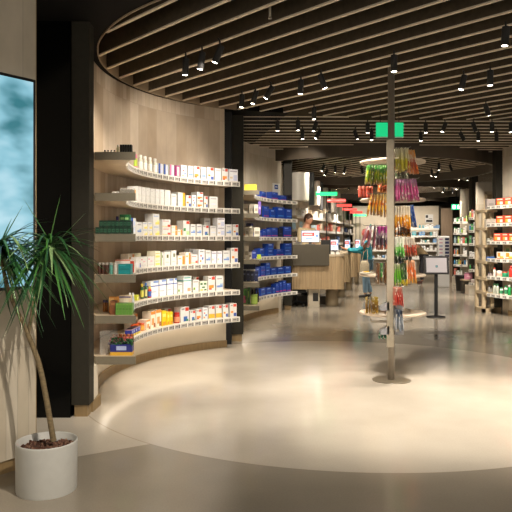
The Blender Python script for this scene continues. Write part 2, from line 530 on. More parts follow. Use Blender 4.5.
W = '#d6d4d0'; GR = '#8b8a88'; RED = '#c8412c'; ORG = '#dd8a32'; YEL = '#e3bf2e'; BLU = '#2f4f9d'; LBL = '#94b4d6'
PRE = {
 'blueedge': (W, ((0, .38, 0, 1, '#2f56a8'), (.5, .85, .55, .85, '#c3cfe6'), (.5, .85, .15, .45, '#c3cfe6'))),
 'pinkedge': (W, ((0, .38, 0, 1, '#d7719f'), (.5, .85, .55, .85, '#eed3de'), (.5, .85, .15, .45, '#eed3de'))),
 'magenta': ('#8f1f63', ((.38, .85, .1, .9, W), (.5, .75, .58, .8, '#d9a6c2'), (.5, .75, .2, .42, '#d9a6c2'))),
 'dots': ('#d8d8da', ((.2, .8, .8, .88, GR), (.3, .5, .5, .62, RED), (.55, .8, .28, .45, '#4a6fb5'), (.2, .45, .12, .25, '#dd9a52'))),
 'wave': (W, ((.15, .8, .76, .83, GR), (.12, .9, .22, .36, '#6f8cc4'), (.5, .9, .36, .48, LBL))),
 'redtop': (W, ((.5, .95, .76, .96, RED), (.1, .42, .82, .9, GR), (.1, .8, .2, .4, ORG), (.1, .5, .1, .2, RED))),
 'redblue': (W, ((.5, .95, .76, .96, RED), (.1, .42, .82, .9, GR), (.15, .5, .3, .45, ORG), (.55, .95, .05, .3, '#41589f'))),
 'pale': (W, ((.15, .85, .78, .86, '#a3a0a0'), (.15, .75, .3, .4, '#c9d3e4'))),
 'lilac': ('#e3e2e6', ((.1, .9, .78, .9, '#a5a2ab'), (.5, .92, .1, .55, '#c3c8e0'), (.1, .4, .25, .4, '#d9c6a8'))),
 'plain': (W, ((.2, .8, .45, .49, '#cfccc6'), (.2, .6, .8, .84, '#c2bfb9'))),
 'orangeend': (W, ((.68, 1, 0, 1, '#e5a22c'), (.1, .55, .75, .83, '#b9b5ae'))),
 'yellowcorner': (W, ((.1, .85, .72, .82, '#9fb1d0'), (.35, 1, 0, .22, '#e7d56a'), (.6, 1, .22, .4, '#efe29b'))),
 'redcorner': (W, ((.1, .8, .75, .82, '#b55b5b'), (.65, 1, .08, .35, '#cf5a48'), (0, .6, .08, .16, '#e6c779'))),
 'orange': ('#efe5d6', ((.65, 1, 0, .95, ORG), (.1, .5, .6, .75, '#c99f6e'))),
 'greenred': (W, ((.5, .96, .78, .97, RED), (.05, .4, .3, .5, '#3f8a4c'), (.5, .95, .05, .3, '#a9cf8e'))),
 'yellowpack': ('#ece6cc', ((.1, .9, .12, .4, '#dfcf6a'), (.1, .9, .6, .72, '#ccba74'))),
 'pinkdots': (W, ((.1, .3, .7, .8, '#c94a5e'), (.4, .7, .5, .58, '#d98c9a'), (.1, .9, .15, .22, '#c9c4c4'))),
 'greenedge': (W, ((0, .22, 0, 1, '#94ad3a'), (.4, .65, .6, .8, '#5d6a2e'))),
 'leaf': (W, ((.4, .7, .55, .8, '#5c632c'), (.2, .8, .2, .26, '#bdb9ae'))),
 'blueband': ('#e6e6e6', ((.35, 1, .88, 1, '#6f8fcc'), (.1, .7, .3, .36, '#b4b8c2'))),
 'teal': ('#dfe3df', ((.1, .9, .86, .94, '#5fa39a'), (.5, .9, .1, .3, '#e0a27e'))),
 'greenpat': ('#dfe0cd', ((.1, .4, .65, .85, '#587a52'), (.55, .9, .65, .85, '#587a52'), (.3, .7, .35, .5, '#587a52'), (.1, .45, .1, .25, '#c9b650'), (.6, .9, .1, .25, '#587a52'))),
 'greendot': (W, ((.1, .9, .8, .88, GR), (.1, .4, .2, .4, '#79a83d'), (.55, .85, .15, .3, '#d2d8ec'))),
 'orangebox': ('#eedfca', ((0, 1, .82, 1, '#dd8a3a'), (.2, .7, .2, .6, '#d99a5c'), (.6, .95, .05, .3, '#9a5a34'))),
 'yellowbox': ('#e8c41f', ((.15, .85, .6, .8, '#f0de7a'), (.15, .85, .06, .28, '#e0952a'))),
 'yellowband': (W, ((.55, .95, .76, .96, RED), (.1, .42, .82, .9, GR), (0, 1, .05, .38, '#e6b33d'))),
 'bluegreen': (W, ((.1, .45, .82, .94, GR), (.55, .97, .74, .97, RED), (.35, .8, .05, .38, '#3f67a8'), (.6, .9, .05, .2, '#4d9a58'))),
}
KW1 = 'cartons on the curved shelves'
def on_shelf(path, z, x0, x1, hpx, style, desc, where, group, dpt=.11, stack=1, base=None, setback=.02, cat='box', wmax=.17, wrap=()):
    a, b = path.hit(x0), path.hit(x1); c, n = path.hit((x0 + x1) / 2)
    wd = min(((b[0] - a[0]).length) * .93 - .002, wmax); Y = c.y
    h = hpx * Y / F / stack
    body, pat = PRE[style]
    out = []
    for i in range(stack):
        o = carton(wd, dpt, h - .001, body, pat, wrap=wrap)
        q = c + n * setback
        o.location = (q.x, q.y, (base if base is not None else z + .0362) + i * h); o.rotation_euler.z = turn(n)
        d2 = desc if stack == 1 else ('lower ' if i == 0 else 'upper ') + desc
        reg(o, d2, cat, where, group, (x0 + x1) / 2); out.append(o)
    return out

S = ['on the %s curved shelf' % l for l in LEVEL]
rows = [
 [(160, 164.8, 11, 'blueedge', 'slim white carton with blue edge'), (165.2, 169.9, 11, 'blueedge', 'slim white carton with blue edge'),
  (171, 175.8, 11.5, 'pinkedge', 'slim white carton with pink edge'), (176.2, 181.4, 11.5, 'magenta', 'magenta carton with white panel'),
  (182, 188.5, 12.5, 'dots', 'grey white carton with coloured dots'), (189, 194.8, 12.5, 'wave', 'white carton with blue wave'),
  (195.2, 201, 13, 'redtop', 'white carton with red top corner'), (201.5, 207.6, 12.5, 'wave', 'white carton with blue wave'),
  (208, 215, 13, 'redblue', 'white carton with red and blue corners'), (215.5, 222.3, 12.5, 'pale', 'plain pale white carton'),
  (222.7, 229.2, 13, 'redtop', 'white carton with red top corner'), (229.6, 239, 12.5, 'lilac', 'wide white carton with lilac panel')],
 [(132.6, 138, 12, 'orangeend', 'white carton with orange end'), (139, 143.2, 16, 'plain', 'tall plain white carton'), (143.6, 147.4, 16, 'plain', 'tall plain white carton'),
  (147.8, 151.6, 16, 'plain', 'tall plain white carton'), (152, 156.6, 15.5, 'plain', 'tall plain white carton'), (157, 161.2, 15.5, 'plain', 'tall plain white carton'),
  (161.6, 165.8, 15.5, 'plain', 'tall plain white carton'), (166.2, 172, 15.5, 'plain', 'tall plain white carton', 2), (172.4, 178, 12, 'pale', 'low pale white carton'),
  (179, 186.6, 14, 'orangeend', 'white carton with orange end', 2), (187, 192.5, 11.5, 'redblue', 'white carton with red and blue corners'),
  (193, 197.5, 12, 'dots', 'grey white carton with coloured dots'), (197.8, 204.4, 15.5, 'redtop', 'white carton with red top corner', 2), (204.8, 209, 11.5, 'redblue', 'white carton with red and blue corners'),
  (210, 219, 11.5, 'pale', 'plain pale white carton')],
 [(133, 138, 17, 'blueedge', 'tall white carton with blue edge'), (138.5, 143.8, 13, 'wave', 'white carton with blue wave'), (144.2, 149.2, 13, 'yellowcorner', 'white carton with yellow corner', 2),
  (149.6, 154, 13, 'yellowcorner', 'white carton with yellow corner', 2), (154.5, 161.2, 21.5, 'yellowcorner', 'large white carton with yellow corner', 2),
  (163.5, 172.2, 16, 'redcorner', 'white carton with red corner', 2), (173, 178.6, 10, 'orange', 'cream carton with orange end', 2), (178.8, 183.6, 6, 'orange', 'low cream carton with orange end'),
  (184.2, 191, 15, 'greenred', 'white carton with green and red print'), (191.4, 197, 11.5, 'wave', 'white carton with blue wave'), (197.4, 203.2, 11.5, 'wave', 'white carton with blue wave'),
  (203.6, 210, 10.5, 'bluegreen', 'white carton with red and blue print'), (211, 217.6, 10, 'pale', 'plain pale white carton'), (218, 226, 18, 'lilac', 'white carton with lilac panel', 2),
  (226.4, 232.8, 11.5, 'wave', 'white carton with blue wave'), (233.2, 239.6, 11.5, 'redblue', 'white carton with red and blue corners')],
 [(142, 149, 10, 'pinkdots', 'white carton with pink dots'), (149.2, 156.2, 10, 'pinkdots', 'white carton with pink dots'), (156.6, 162, 15, 'yellowpack', 'pale yellow carton', 2),
  (162.6, 165.2, 13, 'greenedge', 'slim white carton with green edge'), (165.5, 172, 13.5, 'leaf', 'white carton with leaf print'), (172.4, 178, 14.5, 'leaf', 'white carton with leaf print'),
  (179, 186.2, 9, 'orange', 'cream carton with orange end'), (186.6, 191.8, 12, 'orange', 'tall cream carton with orange end'), (192.2, 199, 9.5, 'redcorner', 'white carton with red corner'),
  (199.4, 206, 14.5, 'dots', 'grey white carton with coloured dots'), (206.4, 212, 13.5, 'wave', 'white carton with blue wave'), (212.4, 217.6, 12, 'lilac', 'white carton with lilac panel'),
  (217.9, 223.2, 12, 'lilac', 'white carton with lilac panel'), (223.6, 231, 12.5, 'wave', 'white carton with blue wave'), (231.4, 239, 15, 'redblue', 'white carton with red and blue corners')],
 [(152, 160.4, 16, 'blueband', 'grey white carton with blue band'), (160.8, 167.8, 16, 'blueband', 'grey white carton with blue band'), (168.4, 174.6, 16, 'blueband', 'grey white carton with blue band'),
  (174.9, 178.4, 16, 'blueband', 'grey white carton with blue band'), (178.8, 184, 11, 'greendot', 'white carton with green dots'), (184.4, 193, 17, 'teal', 'large pale carton with teal band'),
  (193.8, 200, 12.5, 'greendot', 'white carton with green dots'), (200.4, 208.6, 10.5, 'greenpat', 'cream carton with green pattern'), (209, 216.4, 15, 'redtop', 'white carton with red top corner'), (216.8, 224.6, 15, 'wave', 'white carton with blue wave')],
 [(148, 152, 10, 'orangebox', 'cream and orange carton'), (152.4, 157.2, 17, 'orangebox', 'tall cream and orange carton'), (157.5, 163, 17.5, 'orangebox', 'tall cream and orange carton'),
  (163.4, 168.2, 15, 'yellowbox', 'bright yellow carton'), (168.5, 171.2, 12.5, 'yellowbox', 'bright yellow carton'), (171.4, 174.2, 12.5, 'yellowbox', 'bright yellow carton'),
  (181.6, 190.6, 15, 'bluegreen', 'large white carton with red and blue print'), (191, 196.8, 10.5, 'bluegreen', 'white carton with red and blue print'), (197.2, 203, 11, 'redtop', 'white carton with red top corner'),
  (203.4, 209, 11.5, 'dots', 'grey white carton with coloured dots'), (209.4, 216, 13, 'yellowband', 'white carton with wide yellow band'), (216.4, 223, 13, 'yellowband', 'white carton with wide yellow band'), (223.4, 229.4, 13, 'redblue', 'white carton with red and blue corners'),
  (230.4, 237.8, 13.5, 'redblue', 'white carton with red and blue corners')],
]
for k, row in enumerate(rows):
    for it in row:
        on_shelf(FR1, ZK[k], it[0], it[1], it[2], it[3], it[4], S[k], 'cartons on the %s curved shelf' % LEVEL[k],
                 stack=it[5] if len(it) > 5 else 1, wrap=((.66, .72, '#3c5da8'),) if it[3] == 'blueband' else ((.70, .76, '#4f9a90'),) if it[3] == 'teal' else ())
# second row standing behind the front cartons
for k, x0, x1, h, st, ds in ((3, 141, 147, 13.5, 'orange', 'cream carton behind the pink dotted row'), (3, 147.4, 153, 13.5, 'yellowpack', 'pale yellow carton behind pink dotted row'),
                             (4, 200.5, 207, 14.5, 'redblue', 'white carton behind the green patterned one'), (5, 174, 181, 14.5, 'redtop', 'white carton behind the red jar'),
                             (3, 197, 203, 15, 'dots', 'grey carton at back'), (2, 211, 217.5, 18, 'pale', 'grey white carton at back'), (5, 144, 150, 16, 'orangebox', 'orange carton at back left')):
    on_shelf(FR1, ZK[k], x0, x1, h, st, ds, S[k], 'cartons at the back of the curved shelves', setback=.145, dpt=.09)

def stand(o, path, z, px, setback=.06, base=None):
    pa = px
    for i in range(8):
        c, n = path.hit(pa); q = c + n * setback
        pa += px - (256 + F * q.x / q.y)
    o.location = (q.x, q.y, z + .0362 if base is None else base); o.rotation_euler.z = turn(n)
    return o
for px in (140.5, 145.0, 150.0, 155.0):
    reg(stand(bottle(.024, .175, '#d6d3c3', '#e4e2da', '#e9e7de'), FR1, ZK[0], px), 'pale translucent bottle with white label', 'bottle', S[0], 'pale bottles on the top curved shelf', px)
b = stand(MB().lathe([(0, 0), (.03, 0), (.034, .03), (.03, .12), (.012, .155), (0, .16)], paint('#a9c33a'), n=12, sy=.5).build('snack_bag'), FR1, ZK[0], 135.5)
MB().lathe([(.034, 0), (.036, .035)], paint('#d65b93'), n=12, sy=.5).build('pink_band', b)
MB().lathe([(.03, .12), (.022, .15), (.02, .165)], paint('#d65b93'), n=12, sy=.5).build('pink_top', b)
tag(b, 'lime green and pink pouch at the left of the top curved shelf', 'pouch')
reg(stand(bottle(.018, .16, '#1d4a2a', '#d9b928', '#c9c45a'), FR1, ZK[4], 142), 'green bottle with yellow cap', 'bottle', S[4], 'small bottles on the fifth curved shelf', 1)
reg(stand(bottle(.015, .165, '#2a5a3c', '#3a6fc0', '#d6cf8a'), FR1, ZK[4], 145.8), 'green bottle with blue cap', 'bottle', S[4], 'small bottles on the fifth curved shelf', 2)
reg(stand(bottle(.021, .125, '#c64334', '#e0c33a', '#3d5fb0'), FR1, ZK[4], 149.6, .03), 'red and blue bottle with yellow cap', 'bottle', S[4], 'small bottles on the fifth curved shelf', 3)
reg(stand(carton(.06, .08, .055, '#ccd23f', ((.1, .9, .3, .7, '#e3e38a'),)), FR1, ZK[4], 138, .03), 'low lime green carton', 'box', S[4], 'small bottles on the fifth curved shelf', 0)
reg(stand(jar(.036, .125, '#b93c2f', '#a02318', band='#d98f6a'), FR1, ZK[5], 176.6, .05), 'red jar with red lid', 'jar', S[5], 'jars on the lowest curved shelf', 9)
reg(stand(carton(.05, .09, .05, '#e6e6ea', ((.5, 1, 0, .9, '#3150a8'), (.6, .9, .6, .9, '#cf4038'))), FR1, ZK[3], 139.8, .02), 'small blue and white carton', 'box', S[3], 'cartons on the fourth curved shelf', 1)
for i, px in enumerate((133, 136, 139.2, 142, 144.6)):
    reg(stand(jar(.026, .08, '#d98a3c', '#d3541f', band='#e8b04c'), FR1, ZK[5], px, .10 if i < 3 else .06), 'orange jar with orange lid', 'jar', S[5], 'orange jars on the lowest curved shelf', px)
for i, px in enumerate((132.6, 134.2, 136.6, 139.2)):
    o = stand(carton(.07, .07, .075, '#2a3590', ((0, 1, 0, .32, '#d9c13c'), (.2, .8, .5, .8, '#8f97cc')), wrap=((.9, 1, '#c9a0b0'),)), FR1, ZK[5], px, .004)
    reg(o, 'small blue and yellow carton', 'box', S[5], 'blue and yellow cartons on the lowest shelf', px)

# things on the flat ends of the shelves that face the entrance
def on_end(k, px, Y, o, zoff=0):
    p = P(px, 240, Y); o.location = (p.x, p.y, ZK[k] + .0362 + zoff); o.rotation_euler.z = random.uniform(-.03, .03)
    return o
def ew(x0, x1, Y): return (x1 - x0) / F * Y
EN = ['on the %s curved shelf end' % l for l in LEVEL]
for i in range(5):
    px = 120.9 + i * 2.45
    reg(on_end(0, px, 5.56, carton(.018, .05, .088, '#14140f', ((.1, .9, .08, .2, '#5d6b4a'),))), 'slim black carton', 'box', EN[0], 'slim black cartons on the top curved shelf', px)
for i in range(4):
    px = 105 + i * 3.2
    reg(on_end(0, px, 5.62, bottle(.011, .048, '#8a8478', '#17150f')), 'tiny bottle with black cap', 'bottle', EN[0], 'tiny bottles on the top curved shelf', px)
reg(on_end(0, 118, 5.62, bottle(.014, .095, '#cfc9a8', '#d9d6c6')), 'small cream bottle', 'bottle', EN[0], 'tiny bottles on the top curved shelf', 118)
o = on_end(1, 126, 5.56, MB().box((-.055, 0, 0), (.055, .12, .06), CLEAR).box((-.05, .005, .002), (.05, .115, .045), paint('#6c675c')).build('clear_box')); tag(o, 'clear plastic box of grey packets at left end of second curved shelf', 'box')
for px in (113.5, 117):
    reg(on_end(1, px, 5.6, carton(.022, .05, .028, W)), 'tiny white carton', 'box', EN[1], 'tiny cartons on the second curved shelf', px)
GRN = (((.12, .88, .25, .75, '#2c5a45'), (.3, .7, .38, .62, '#0d3022')))
for r, n0, x0 in ((0, 9, 97.2), (1, 8, 101)):
    for i in range(n0):
        px = x0 + i * 4.0
        o = on_end(2, px, 5.48, carton(.0325, .09, .056, '#0d3022', GRN), r * .0575)
        reg(o, 'dark green carton with ring print in %s row' % ('lower' if r == 0 else 'upper'), 'box', 'on third curved shelf', 'dark green cartons on the third curved shelf', px)
o = on_end(2, 124.5, 5.5, carton(.085, .08, .05, '#1f6a3a', ((.1, .45, .1, .5, '#8fbf7a'), (.55, .9, .1, .5, '#8fbf7a'))), .116); tag(o, 'bright green carton lying on top of the dark green cartons', 'box')
o = on_end(2, 117.4, 5.52, jar(.012, .035, '#3a2f6a', '#1d1838'), .116); tag(o, 'tiny purple jar on top of the dark green cartons', 'jar')
for i, px in enumerate((99.5, 103.2, 106.9)):
    reg(on_end(3, px, 5.46, jar(.0155, .098, '#3d1f17', '#8b857a')), 'dark brown bottle with grey lid', 'jar', EN[3], 'dark bottles on the fourth curved shelf', px)
reg(on_end(3, 111, 5.46, jar(.0155, .098, '#4e8c80', '#8b9a92')), 'pale teal jar', 'jar', EN[3], 'dark bottles on the fourth curved shelf', 1)
reg(on_end(3, 115.4, 5.46, jar(.017, .098, '#b5b3aa', '#a9a69c')), 'frosted grey jar', 'jar', EN[3], 'dark bottles on the fourth curved shelf', 2)
o = on_end(3, 124.4, 5.44, carton(ew(118.3, 130.6, 5.44), .1, .086, '#118084', ((.1, .9, .45, .55, '#0d6a70'), (.05, .6, .82, .9, '#3fa0a0')))); tag(o, 'teal carton at the left end of the fourth curved shelf', 'box')
o = on_end(3, 124.6, 5.62, carton(.165, .07, .118, '#ece2da', ((.8, 1, .05, .9, RED), (0, .8, .9, 1, '#d98a76')))); tag(o, 'wide white and red carton behind the teal carton', 'box')
o = on_end(4, 124, 5.42, carton(.022, .08, .098, '#5f8f3c', ((.1, .9, .5, .55, '#4a742e'),))); 
bpy.data.objects.remove(o)
for i in range(5):
    px = 117.2 + i * 3.3
    reg(on_end(4, px, 5.42, carton(.0262, .08, .098, '#5f8f3c', ((.1, .9, .48, .55, '#47702c'), (.1, .9, .85, .92, '#7da855')))), 'green carton', 'box', EN[4], 'green cartons on the fifth curved shelf', px)
o = on_end(4, 112.6, 5.45, carton(.042, .1, .115, '#7c4a2b', ((.1, .9, .7, .85, '#9a6c44'),))); tag(o, 'brown carton left of the green cartons on fifth curved shelf', 'box')
for i, px in enumerate((104.3, 107.2)):
    reg(on_end(4, px, 5.66, jar(.0125, .105, '#7a4a1c', '#2a2148')), 'amber bottle with dark purple lid', 'jar', EN[4], 'amber bottles on the fifth curved shelf', px)
o = on_end(4, 114, 5.58, carton(.09, .06, .14, '#cf8f45', ((0, .5, .4, .9, '#e0b878'),))); tag(o, 'orange carton behind the brown carton on fifth curved shelf', 'box')
o = on_end(4, 125, 5.58, carton(.10, .06, .15, '#e3cfae', ((.1, .8, .5, .8, '#e8ddc2'), (0, 1, .88, .95, '#463a78')))); tag(o, 'cream and purple carton behind the green cartons', 'box')
for px in (129.9, 133):
    reg(on_end(4, px, 5.75, bottle(.013, .16, '#c8d0da', '#e9e9ea')), 'slim pale bottle', 'bottle', EN[4], 'slim pale bottles on the fifth curved shelf', px)
# blue and yellow tray of herbs and the small jars behind it
t = MB().box((-.092, 0, 0), (.092, .09, .092), paint('#262c74')).box((-.0925, -.0008, 0), (.0925, .0905, .03), paint('#d3a437')).box((-.04, -.0015, .045), (.045, 0, .08), paint('#a9b4d8')).build('herb_tray')
on_end(5, 121, 5.42, t)
hb = MB()
for i in range(70):
    x, y = random.uniform(-.09, .09), random.uniform(.005, .085)
    hb.ball((x, y, random.uniform(.09, .138)), (random.uniform(.008, .015), random.uniform(.008, .015), random.uniform(.005, .014)), paint(random.choice(('#1f4a26', '#2e6a36', '#17381c'))), 6, 4)
tag(hb.build('herbs', t), kind='stuff')
tag(t, 'blue and yellow tray of dark green herbs on lowest curved shelf end', 'tray')
n = 0
for r in range(4):
    for i in range(6):
        px = 109.5 + i * 3.8 + r * 1.2
        lid = ('#7a6a8c', '#b56a7a', '#c9685a', '#a05a2a')[r]
        reg(on_end(5, px, 5.58 + r * .085, jar(.016, .085 + .012 * r, ('#c8b7a4', '#b06a4a', '#c98a4a', '#7a4a2c')[r], lid)), 'small jar with %s lid' % ('purple', 'pink', 'coral', 'brown')[r], 'jar', 'behind the herb tray', 'small food jars behind the herb tray', px)
# clear sloping divider at the end of the lowest shelf
d = MB().strip([Vector((-1.33, 5.45)), Vector((-1.2, 5.55))], [Vector((-1.328, 5.447)), Vector((-1.198, 5.547))], ZK[5] + .036, ZK[5] + .24, CLEAR).build('shelf_divider'); tag(d, 'clear plastic divider at the far left of the lowest curved shelf', 'divider')


# ------------------------------------------------------------------ second unit: blue cartons
CB = Vector((2.96, 10.22))
FR2 = Path.arc(CB, 3.0, 194, 136.5, 40)
BK2 = Path.arc(CB, 3.30, 192, 140, 40)
wall_from(Path.arc(CB, 3.32, 196, 138, 40), 0, 3.2, .12, TRAV2, 'wall_left_back')
q = Path.arc(CB, 3.27, 192, 141, 30); struct(MB().strip(q.p, q.off(.03), .10, .34, PANELW).build('wall_kick_panel'))
q = Path.arc(CB, 3.25, 192, 141, 30); struct(MB().strip(q.p, q.off(.05), 0, .10, WOODT).build('baseboard_left_back'))
for k in range(6):
    shelf(FR2, BK2, ZK[k], .05, 'cream shelf of dark blue cartons, %s of six beyond the bronze column' % LEVEL[k], 'shelves of blue cartons', rail_from=6, step=.16, led=Path.arc(CB, 3.18, 186, 143, 30) if k == 5 else None)
column(.55, .72, 12.75, 12.95, .1, 'column.002')
PRE['navy'] = ('#163a92', ((.1, .9, .62, .72, '#3a57b8'), (.1, .6, .8, .9, '#7f95d6'), (0, 1, .12, .2, '#b23a78')))
PRE['navy2'] = ('#12388f', ((.15, .7, .75, .88, '#93aae0'), (.1, .9, .2, .3, '#3d7cc4')))
PRE['black'] = ('#14182c', ((.2, .8, .3, .4, '#3a4268'),))
blue = [
 [(253, 259.8, 4, 'navy'), (260.2, 269.5, 6.5, 'navy'), (270.5, 281, 7.5, 'navy'), (281.5, 287.5, 5, 'navy'), (288, 292.5, 5.5, 'black')],
 [(259, 263.5, 11, 'black'), (264, 270.8, 11.5, 'navy'), (271.2, 276.5, 9, 'navy2'), (277, 286.6, 11.5, 'navy2'), (287, 292.8, 10, 'navy2')],
 [(260, 263.2, 4.5, 'navy'), (263.6, 267.4, 6.5, 'navy'), (267.8, 272, 8, 'navy'), (272.4, 279, 9.5, 'navy'), (279.4, 284, 9.5, 'black'), (284.4, 292.4, 10.5, 'navy')],
 [(260, 266.4, 8.5, 'navy2'), (266.8, 276.6, 12.5, 'navy2', 2), (277, 284.8, 6.5, 'navy'), (285.2, 292.6, 12, 'navy2', 2)],
 [(256.5, 261.5, 9.5, 'navy2'), (262, 266.4, 10, 'navy', 2), (266.8, 271.4, 12.5, 'navy2', 2), (271.8, 277.8, 6.8, 'navy2'), (278.2, 285.6, 7, 'navy2'), (286, 291.8, 7.2, 'navy2')],
 [(261.5, 267, 7.5, 'navy2'), (267.4, 273, 7, 'navy2'), (273.4, 276.4, 6, 'navy2'), (276.8, 280, 9.5, 'navy'), (280.3, 283.4, 10.5, 'navy'), (283.8, 287, 11.5, 'navy'), (287.4, 291.8, 8.5, 'navy')],
]
NM = {'navy': 'dark blue carton with pink line', 'navy2': 'dark blue carton with pale print', 'black': 'black carton'}
SB = ['on %s shelf beyond the column' % l for l in LEVEL]
for k, row in enumerate(blue):
    for it in row:
        on_shelf(FR2, ZK[k], it[0], it[1], it[2], it[3], NM[it[3]], SB[k], 'blue cartons on the %s far shelf' % LEVEL[k], stack=it[4] if len(it) > 4 else 1, wmax=.24)
def on_end2(k, px, Y, o, zoff=0):
    p = P(px, 240, Y); o.location = (p.x, p.y, ZK[k] + .0362 + zoff); return o
p = P(251, 240, 9.62)
tag(on_end2(0, 250.5, 9.72, carton(.19, .12, .105, '#b3a12a', ((.05, .95, .1, .9, '#c4b232'),))), 'olive yellow carton on the end of the top far shelf', 'box')
def ends2(k, lst):
    for (x0, x1, h, st, body, pat, desc) in lst:
        o = carton((x1 - x0) / F * st, .11, h * st / F, body, pat); on_end2(k, (x0 + x1) / 2, st, o)
        reg(o, desc, 'box', 'at the end of the %s far shelf' % LEVEL[k], 'mixed cartons on the ends of the far shelves', x0)
GP = ((.15, .85, .3, .6, '#8b8474'),)
ends2(1, [(243.5, 248.5, 10, 9.85, '#b9b1a2', GP, 'greige carton'), (249, 253.5, 10, 9.8, '#aaa293', GP, 'greige carton'), (254, 258, 9.5, 9.75, '#beb5a6', GP, 'greige carton'), (258.3, 261, 13, 9.95, '#6a4f9a', ((.1, .9, .4, .6, '#9a86c4'),), 'slim purple carton')])
ends2(2, [(245, 248.5, 9, 9.8, '#c4beb0', GP, 'greige carton'), (249, 253.4, 8.5, 9.8, '#9f9886', GP, 'greige carton'), (254, 260, 9, 9.8, '#c9c4b6', GP, 'greige carton')])
tag(on_end2(2, 249.5, 10.1, jar(.06, .21, '#aaa494', '#1c2250')), 'grey tub with dark blue lid at end of third far shelf', 'tub')
ends2(3, [(244.5, 248.6, 13, 9.8, '#cfc9bd', GP, 'greige carton'), (249, 251.5, 7, 9.8, '#d9d4ca', GP, 'greige carton'), (252, 256.4, 8.5, 9.95, '#263a94', ((.1, .8, .6, .8, '#8a9bd6'),), 'small dark blue carton'), (257, 261, 4.5, 9.8, '#b6cc3a', (), 'low lime carton')])
ends2(4, [(242.4, 246, 11, 9.8, '#181c30', ((.2, .8, .6, .75, '#5a6080'),), 'black carton'), (246.4, 250, 10.5, 9.8, '#1a2040', ((.2, .8, .6, .75, '#5a6080'),), 'black carton'), (250.4, 254, 10, 9.8, '#181c30', ((.2, .8, .6, .75, '#5a6080'),), 'black carton'), (254.4, 258, 10, 9.8, '#20284e', ((.2, .8, .6, .75, '#5a6080'),), 'black carton')])
o = on_end2(4, 249, 10.05, carton(.2, .1, .26, '#1a1e34', ((0, 1, .55, .68, '#d9d6d0'),))); tag(o, 'wide black and white carton behind four black cartons', 'box')
ends2(5, [(242.6, 247, 15, 9.8, '#5f9a3c', ((.2, .8, .05, .55, '#d66a86'), (.5, 1, .3, .9, '#3f7a30')), 'green carton with pink print'), (247.4, 250.2, 16, 9.8, '#3f6a2c', ((.1, .5, .4, .8, '#8cb04a'),), 'dark green carton'), (250.8, 257.6, 9.5, 9.75, '#8aa63c', ((.1, .48, .1, .8, '#a4bf55'), (.52, .9, .1, .8, '#a4bf55')), 'lime green carton')])
for px in (252.5, 255.2, 257.8):
    reg(on_end2(5, px, 10.1, bottle(.02, .2, '#241a1a', '#16130f')), 'black bottle', 'bottle', 'behind the lime green carton', 'black bottles on the lowest far shelf', px)
# notice on the wall
c, n = Path.arc(CB, 3.318, 196, 138, 60).hit(276)
o = MB().box((-.115, -.006, 0), (.115, 0, .24), paint('#d9d7d2')).box((-.055, -.008, .13), (.055, -.005, .21), paint('#1f3f86')).box((-.035, -.009, .16), (.035, -.0075, .18), paint('#d5dcea')).box((-.07, -.008, .06), (.07, -.005, .066), paint('#9a9892')).build('notice')
o.location = (c.x, c.y, 2.25); o.rotation_euler.z = turn(n)
tag(o, 'white notice with dark blue square on wall above blue cartons', 'notice')

# ------------------------------------------------------------------ dispensary side: headers, back wall, counters
CREAM = noisy('cream_header_panel', '#d8d2c4', .45, .03, 6)
BW = Path([(.62, 15.2), (1.35, 17.2), (2.2, 20.0), (3.2, 24.0), (4.1, 28.5)])
wall_from(BW, 0, 3.2, .15, TRAV2, 'wall_dispensary')
def header(px0, px1, Y, z0, z1, i, dark=.12):
    a, b = P(px0, 240, Y), P(px1, 240, Y + .12)
    f = [Vector((a.x + (b.x - a.x) * t, a.y + (b.y - a.y) * t - .10 * math.sin(PI * t))) for t in [j / 10 for j in range(11)]]
    g = [Vector((v.x - .02, v.y + .5)) for v in f]
    return struct(MB().strip(f, g, z0, z1, CREAM).build('trim_%d' % (4 + i)))
header(291.5, 309, 13.9, 2.27, 2.87, 0)
header(315, 320, 16.4, 2.3, 2.92, 1)
header(323, 328, 18.6, 2.3, 2.92, 2)
header(331, 335.5, 21, 2.3, 2.92, 3)
header(338, 342, 23.5, 2.3, 2.92, 4)
for i, (x0, x1, Y) in enumerate(((309.6, 314.2, 14.6), (320.6, 323, 17), (328.5, 331, 19.4))):
    a, b = P(x0, 240, Y), P(x1, 240, Y)
    struct(MB().box((a.x, Y, 2.2), (b.x, Y + .3, 2.95), BLACK).build('wall_recess'))
BF = Path([(p.x + .33, p.y - .18) for p in BW.p]); BB = Path([(p.x + .02, p.y - .01) for p in BW.p])
BZ = [1.95, 1.62, 1.28, .94]
for k, z in enumerate(BZ):
    shelf(BF, BB, z, .04, 'long grey shelf behind the dispensary counters, %s of four' % ('top', 'second', 'third', 'lowest')[k], 'shelves behind the counters', tags=False, endcap=False)
# goods on those shelves
pal = [('#d9d3c6', 'cream'), ('#e4e2dd', 'white'), ('#b7a58c', 'tan'), ('#c9c4bb', 'pale grey'), ('#8fa6b0', 'grey blue'), ('#b25a4a', 'brick red'), ('#39507e', 'navy')]
rnd = random.Random(3)
for k, z in enumerate(BZ):
    x = 293.5
    while x < 352:
        wpx = rnd.uniform(2.0, 4.2)
        c = BF.hit(x + wpx / 2)
        if c is None: break
        if rnd.random() < .86:
            col, nm = rnd.choice(pal[:4] if k == 0 else pal)
            hpx = rnd.uniform(.12, .25) * F / c[0].y
            body = ('e' + nm)
            PRE[body] = (col, ((.15, .8, .5, .7, '#a9a39a'),))
            on_shelf(BF, z, x, x + wpx - .3, hpx, body, '%s carton' % nm, 'on %s shelf behind counters' % ('top', 'second', 'third', 'lowest')[k], 'cartons behind the counters', wmax=.24, dpt=.09)
        x += wpx + rnd.choice((0, 0, .8))

